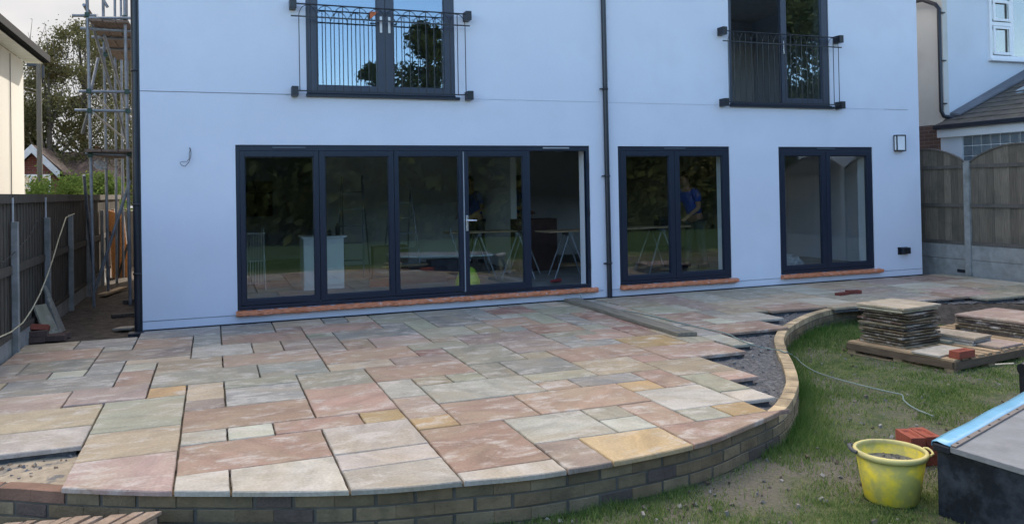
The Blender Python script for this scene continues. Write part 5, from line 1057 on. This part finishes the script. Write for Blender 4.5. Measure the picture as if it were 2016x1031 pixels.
for k in range(26):
    a_ = rnd(0, 6.28); rr = .165*math.sqrt(random.random()); M = TM((math.cos(a_)*rr, math.sin(a_)*rr, .226), rnd(0, 6), rnd(0, 3)); s2 = rnd(.003, .011)
    q.box(-s2, s2, -s2*.8, s2*.8, -s2*.6, s2*.6, M=M)
q.build('mortar_lump', MATS['wet_mortar'], bk)
for sgn in (-1, 1):
    q = MB(); q.tube([(sgn*.205, -.07, .297), (sgn*.224, -.055, .302), (sgn*.230, 0, .304), (sgn*.224, .055, .302), (sgn*.205, .07, .297)], .012 if sgn < 0 else .007, 8); q.build('handle', mat('dark_grip', (.07, .075, .08), .6) if sgn < 0 else YELR, bk)
# black box
bx = thing('storage_box', 'black felt-topped box with a pale blue film strip along its far edge', 'box'); A = V_((3.875, -7.31, 0)); U = V_((.94, .345, 0)); Wd = V_((.10, -1.0, 0))
def bxp(u, v_, z): p = A+U*u+Wd*v_; return V_((p.x, p.y, z))
ZT = .155
def slab4(mb, u0, u1, v0, v1, z0_, z1_, dz=lambda u, v_: 0):
    c = [(u0, v0), (u0, v1), (u1, v1), (u1, v0)]; vs = [bxp(u, v_, z0_+dz(u, v_)) for u, v_ in c]+[bxp(u, v_, z1_+dz(u, v_)) for u, v_ in c]
    mb.add(vs, [(3, 2, 1, 0), (4, 5, 6, 7), (0, 1, 5, 4), (1, 2, 6, 5), (2, 3, 7, 6), (3, 0, 4, 7)])
q = MB(); slab4(q, .01, 2.4, .01, 1.3, GZ-.02, ZT-.035); q.build('body', mat('black_board', (.008, .012, .022), .38, .5, .6, 5, bump=.25, bscale=22, dirt=(.07, .085, .115), dirtscale=4.5, dirtamt=.8, dlo=.47, dhi=.72), bx, bevel=.004)
q = MB(); slab4(q, -.012, 2.42, .10, 1.32, ZT-.034, ZT); q.build('lid', mat('grey_felt', (.20, .21, .225), .6, .4, .2, 5, bump=.25, bscale=50, dirt=(.30, .31, .33), dirtscale=3, dirtamt=.6), bx, bevel=.004)
q = MB(); slab4(q, -.014, 2.42, -.01, .099, ZT-.05, ZT-.002) ; q.build('edge_capping', BLACKP, bx, bevel=.01)
q = MB(); n = 30; vs = []; fs = []
for i in range(n+1):
    u = -.012+2.42*i/n
    for v_, z_ in ((-.016, ZT-.025), (-.012, ZT+.004), (.02, ZT+.012), (.06, ZT+.006), (.10, ZT+.003)): vs.append(bxp(u+rnd(-.002, .002), v_, z_+.003*math.sin(u*9)))
for i in range(n):
    for e_ in range(4): fs.append((i*5+e_, i*5+e_+1, (i+1)*5+e_+1, (i+1)*5+e_))
q.add(vs, fs, sm=True); bs = q.build('blue_film', mat('blue_film', (.20, .46, .66), .22, .6, .12, 4, bump=.2, bscale=10), bx); so_ = bs.modifiers.new('s', 'SOLIDIFY'); so_.thickness = .002
q = MB(); slab4(q, -.01, 2.42, .103, .135, ZT+.0005, ZT+.012); q.build('batten', mat('bronze_strip', (.17, .14, .125), .45, .5, .2), bx, bevel=.003)
for k in range(14):
    c = bxp(.05+k*.165, .119, 0); q = MB(); q.lathe([(0, ZT+.017), (.008, ZT+.015), (.009, ZT+.012)], 10, Matrix.Translation((c.x, c.y, 0))); q.build('screw', BLACK, bx)
q = MB(); slab4(q, .82, .9, .30, .36, ZT+.0005, ZT+.010); q.build('catch', BLACK, bx)
# chop saw sliver at the right edge
cs = thing('power_saw', 'grey and black power saw standing on the grass at the right edge', 'saw', (6.0, -6.25, GZ))
q = MB(); q.box(-.05, .35, -.2, .2, .0, .07); q.build('base', STEEL, cs, bevel=.01)
q = MB(); q.tube([(.02, -.03, .43), (.22, -.03, .45)], [.055, .06], 14); q.build('motor_housing', mat('pale_casting', (.35, .37, .40), .4, .5, .2), cs)
q = MB(); q.tube([(-.03, -.03, .425), (.02, -.03, .43)], [.05, .056], 14); q.build('end_cap', BLACK, cs)
q = MB(); q.tube([(.03, 0, .40), (.02, 0, .25), (.05, 0, .07)], [.04, .03, .045], 10); q.tube([(.12, .02, .36), (.2, .02, .25), (.18, 0, .07)], [.05, .04, .05], 10); q.build('arm', BLACK, cs)
q = MB(); q.tube([(.02, -.03, .34), (.06, -.04, .28)], .022, 8); q.build('lever', mat('pale_casting2', (.55, .5, .45), .4), cs)
plainboard('timber_offcut', 'thin pale stick on the grass pointing at the power saw', 'stick', 6.0, 6.32, -5.35, -5.33, GZ+.22, GZ+.235, WOODN, R(5)) if False else None
q = MB(); q.tube([at(1960, 717, 1, -5.6), at(1996, 715, 1, -5.75)], .008, 5); q.build('side_rod', mat('pale_rod', (.5, .46, .38), .5), cs).matrix_parent_inverse = cs.matrix_world.inverted() if False else Matrix.Translation((-6.0, 6.25, -GZ))
# old pallet at the lower left
a = at(322, 1004, 1, -5.97); b = at(0, 1027, 1, -5.62); ez = (b-a); 
t = thing('pallet', 'weathered pallet with narrow slats propped against the curved wall at the lower left', 'pallet', (a.x, a.y, 0), 0, 'wooden pallets on the site')
dirn = (at(272, 1031, 2, a.z)-a); dirn.z = 0; dirn = dirn.normalized(); x_ = -.0
e_dir = V_((ez.x, ez.y, ez.z)).normalized(); pos = 0
nrm = V_((0, 0, 1))
for k, (w_, gp_) in enumerate(((.085, .03), (.06, .02), (.09, .045), (.05, .03), (.085, .012), (.06, .015), (.09, .035), (.055, .02), (.10, .03), (.09, .03), (.09, .03))):
    p0 = e_dir*pos; p1_ = e_dir*(pos+w_); pos += w_+gp_; L = dirn*(.9+rnd(-.02, .02)); s0 = dirn*rnd(-.01, .02); zt_ = V_((0, 0, a.z)); th = V_((0, 0, -.02)); r3 = V_((0, 0, rnd(-.004, .004)))
    q = MB(); q.add([p0+s0+zt_+r3, p1_+s0+zt_+r3, p1_+L+zt_, p0+L+zt_, p0+s0+zt_+th+r3, p1_+s0+zt_+th+r3, p1_+L+zt_+th, p0+L+zt_+th], [(0, 1, 2, 3), (7, 6, 5, 4), (0, 1, 5, 4), (1, 2, 6, 5), (2, 3, 7, 6), (3, 0, 4, 7)]); q.build('slat', WOODO, t, bevel=.002)
for f_ in (.05, .42, .8):
    q = MB(); p0 = dirn*f_+V_((0, 0, a.z-.021)); p1_ = p0+e_dir*pos; q.add([p0, p1_, p1_+dirn*.09, p0+dirn*.09]+[v+V_((0, 0, -.1)) for v in (p0, p1_, p1_+dirn*.09, p0+dirn*.09)], [(0, 1, 2, 3), (7, 6, 5, 4), (0, 1, 5, 4), (1, 2, 6, 5), (2, 3, 7, 6), (3, 0, 4, 7)]); q.build('stringer', WOODO, t)

# ------------------------------------------------------------------ grass
GM = leafmat('grass_blade', (.035, .125, .02), (.30, .35, .13))
rng = np.random.default_rng(4); vs = []; fs = []; cs_ = []
cnt = 0; gv = []; gf = []; gc = []
tries = 0
while cnt < 115000 and tries < 500000:
    tries += 1
    # sample denser towards the camera
    d = 3.6+8.5*random.random()**1.35; ang = rnd(R(-4), R(56)); x = d*math.sin(ang); y = CAMP.y+d*math.cos(ang)
    if y > -2.0 or x > 12.3: continue
    wd = wall_dist(x, y)
    if wd < .01: continue
    n1 = mnoise.noise(V_((x*.9, y*.9, 1.7)))+.5*mnoise.noise(V_((x*2.7, y*2.7, 5))); 
    edge = math.exp(-wd/.22) if x > 3.6 else .35*math.exp(-wd/.08)
    dens = min(1, max(.05, .36+n1*1.35)+edge)
    if x < 2.6: dens *= .75
    if random.random() > dens: continue
    tuft = mnoise.noise(V_((x*5, y*5, 9)))
    h_ = (.020+.022*max(0, tuft+.3)+.022*max(0, n1))*rnd(.6, 1.3)+.105*edge*rnd(.3, 1.15)*(1 if x > 3.9 else .6)
    wb = rnd(.0018, .0038)*(.7+d*.09); a_ = rnd(0, 6.283); l_ = rnd(.1, .9)*h_; b_ = rnd(0, 6.283)
    z_ = GZ-.004+.018*fn(x, y, 1.3)+.012*fn(x, y, 6)
    o = len(gv); cx, sx = math.cos(a_)*wb, math.sin(a_)*wb
    gv += [(x-cx, y-sx, z_), (x+cx, y+sx, z_), (x+math.cos(b_)*l_, y+math.sin(b_)*l_, z_+h_)]; gf.append((o, o+1, o+2))
    gc.append(min(1, max(0, rnd(0, .9)*(1-.8*edge)+.15-.2*n1))); cnt += 1
q = MB(); q.v = gv; q.f = [list(f_) for f_ in gf]; q.c = [(c, c, c) for c in gc]; q.r = [0]*len(gf); q.sm = [False]*len(gf)
tag(q.build('grass', GM, fixn=False, attrs=True), 'patchy short grass, longer along the brick edging', 'grass', kind='stuff')
# clods and chips on the lawn
q = MB()
for k in range(1000):
    d = 3.8+7*random.random(); ang = rnd(R(10), R(54)); x = d*math.sin(ang); y = CAMP.y+d*math.cos(ang)
    if y > -2.4 or wall_dist(x, y) < .03: continue
    s2 = rnd(.004, .014)*(1.4 if random.random() < .04 else 1); c = random.choice([(.09, .07, .05), (.20, .19, .17), (.14, .12, .10), (.30, .28, .26)]); M = TM((x, y, GZ+.004), rnd(0, 6), rnd(0, 3), rnd(0, 3))
    q.box(-s2*1.3, s2*1.3, -s2, s2, -s2*.6, s2*.6, c=c, M=M)
tag(q.build('lawn_debris', STONEM, attrs=True), 'small clods, leaves and mortar chips scattered over the lawn', 'debris', kind='stuff')
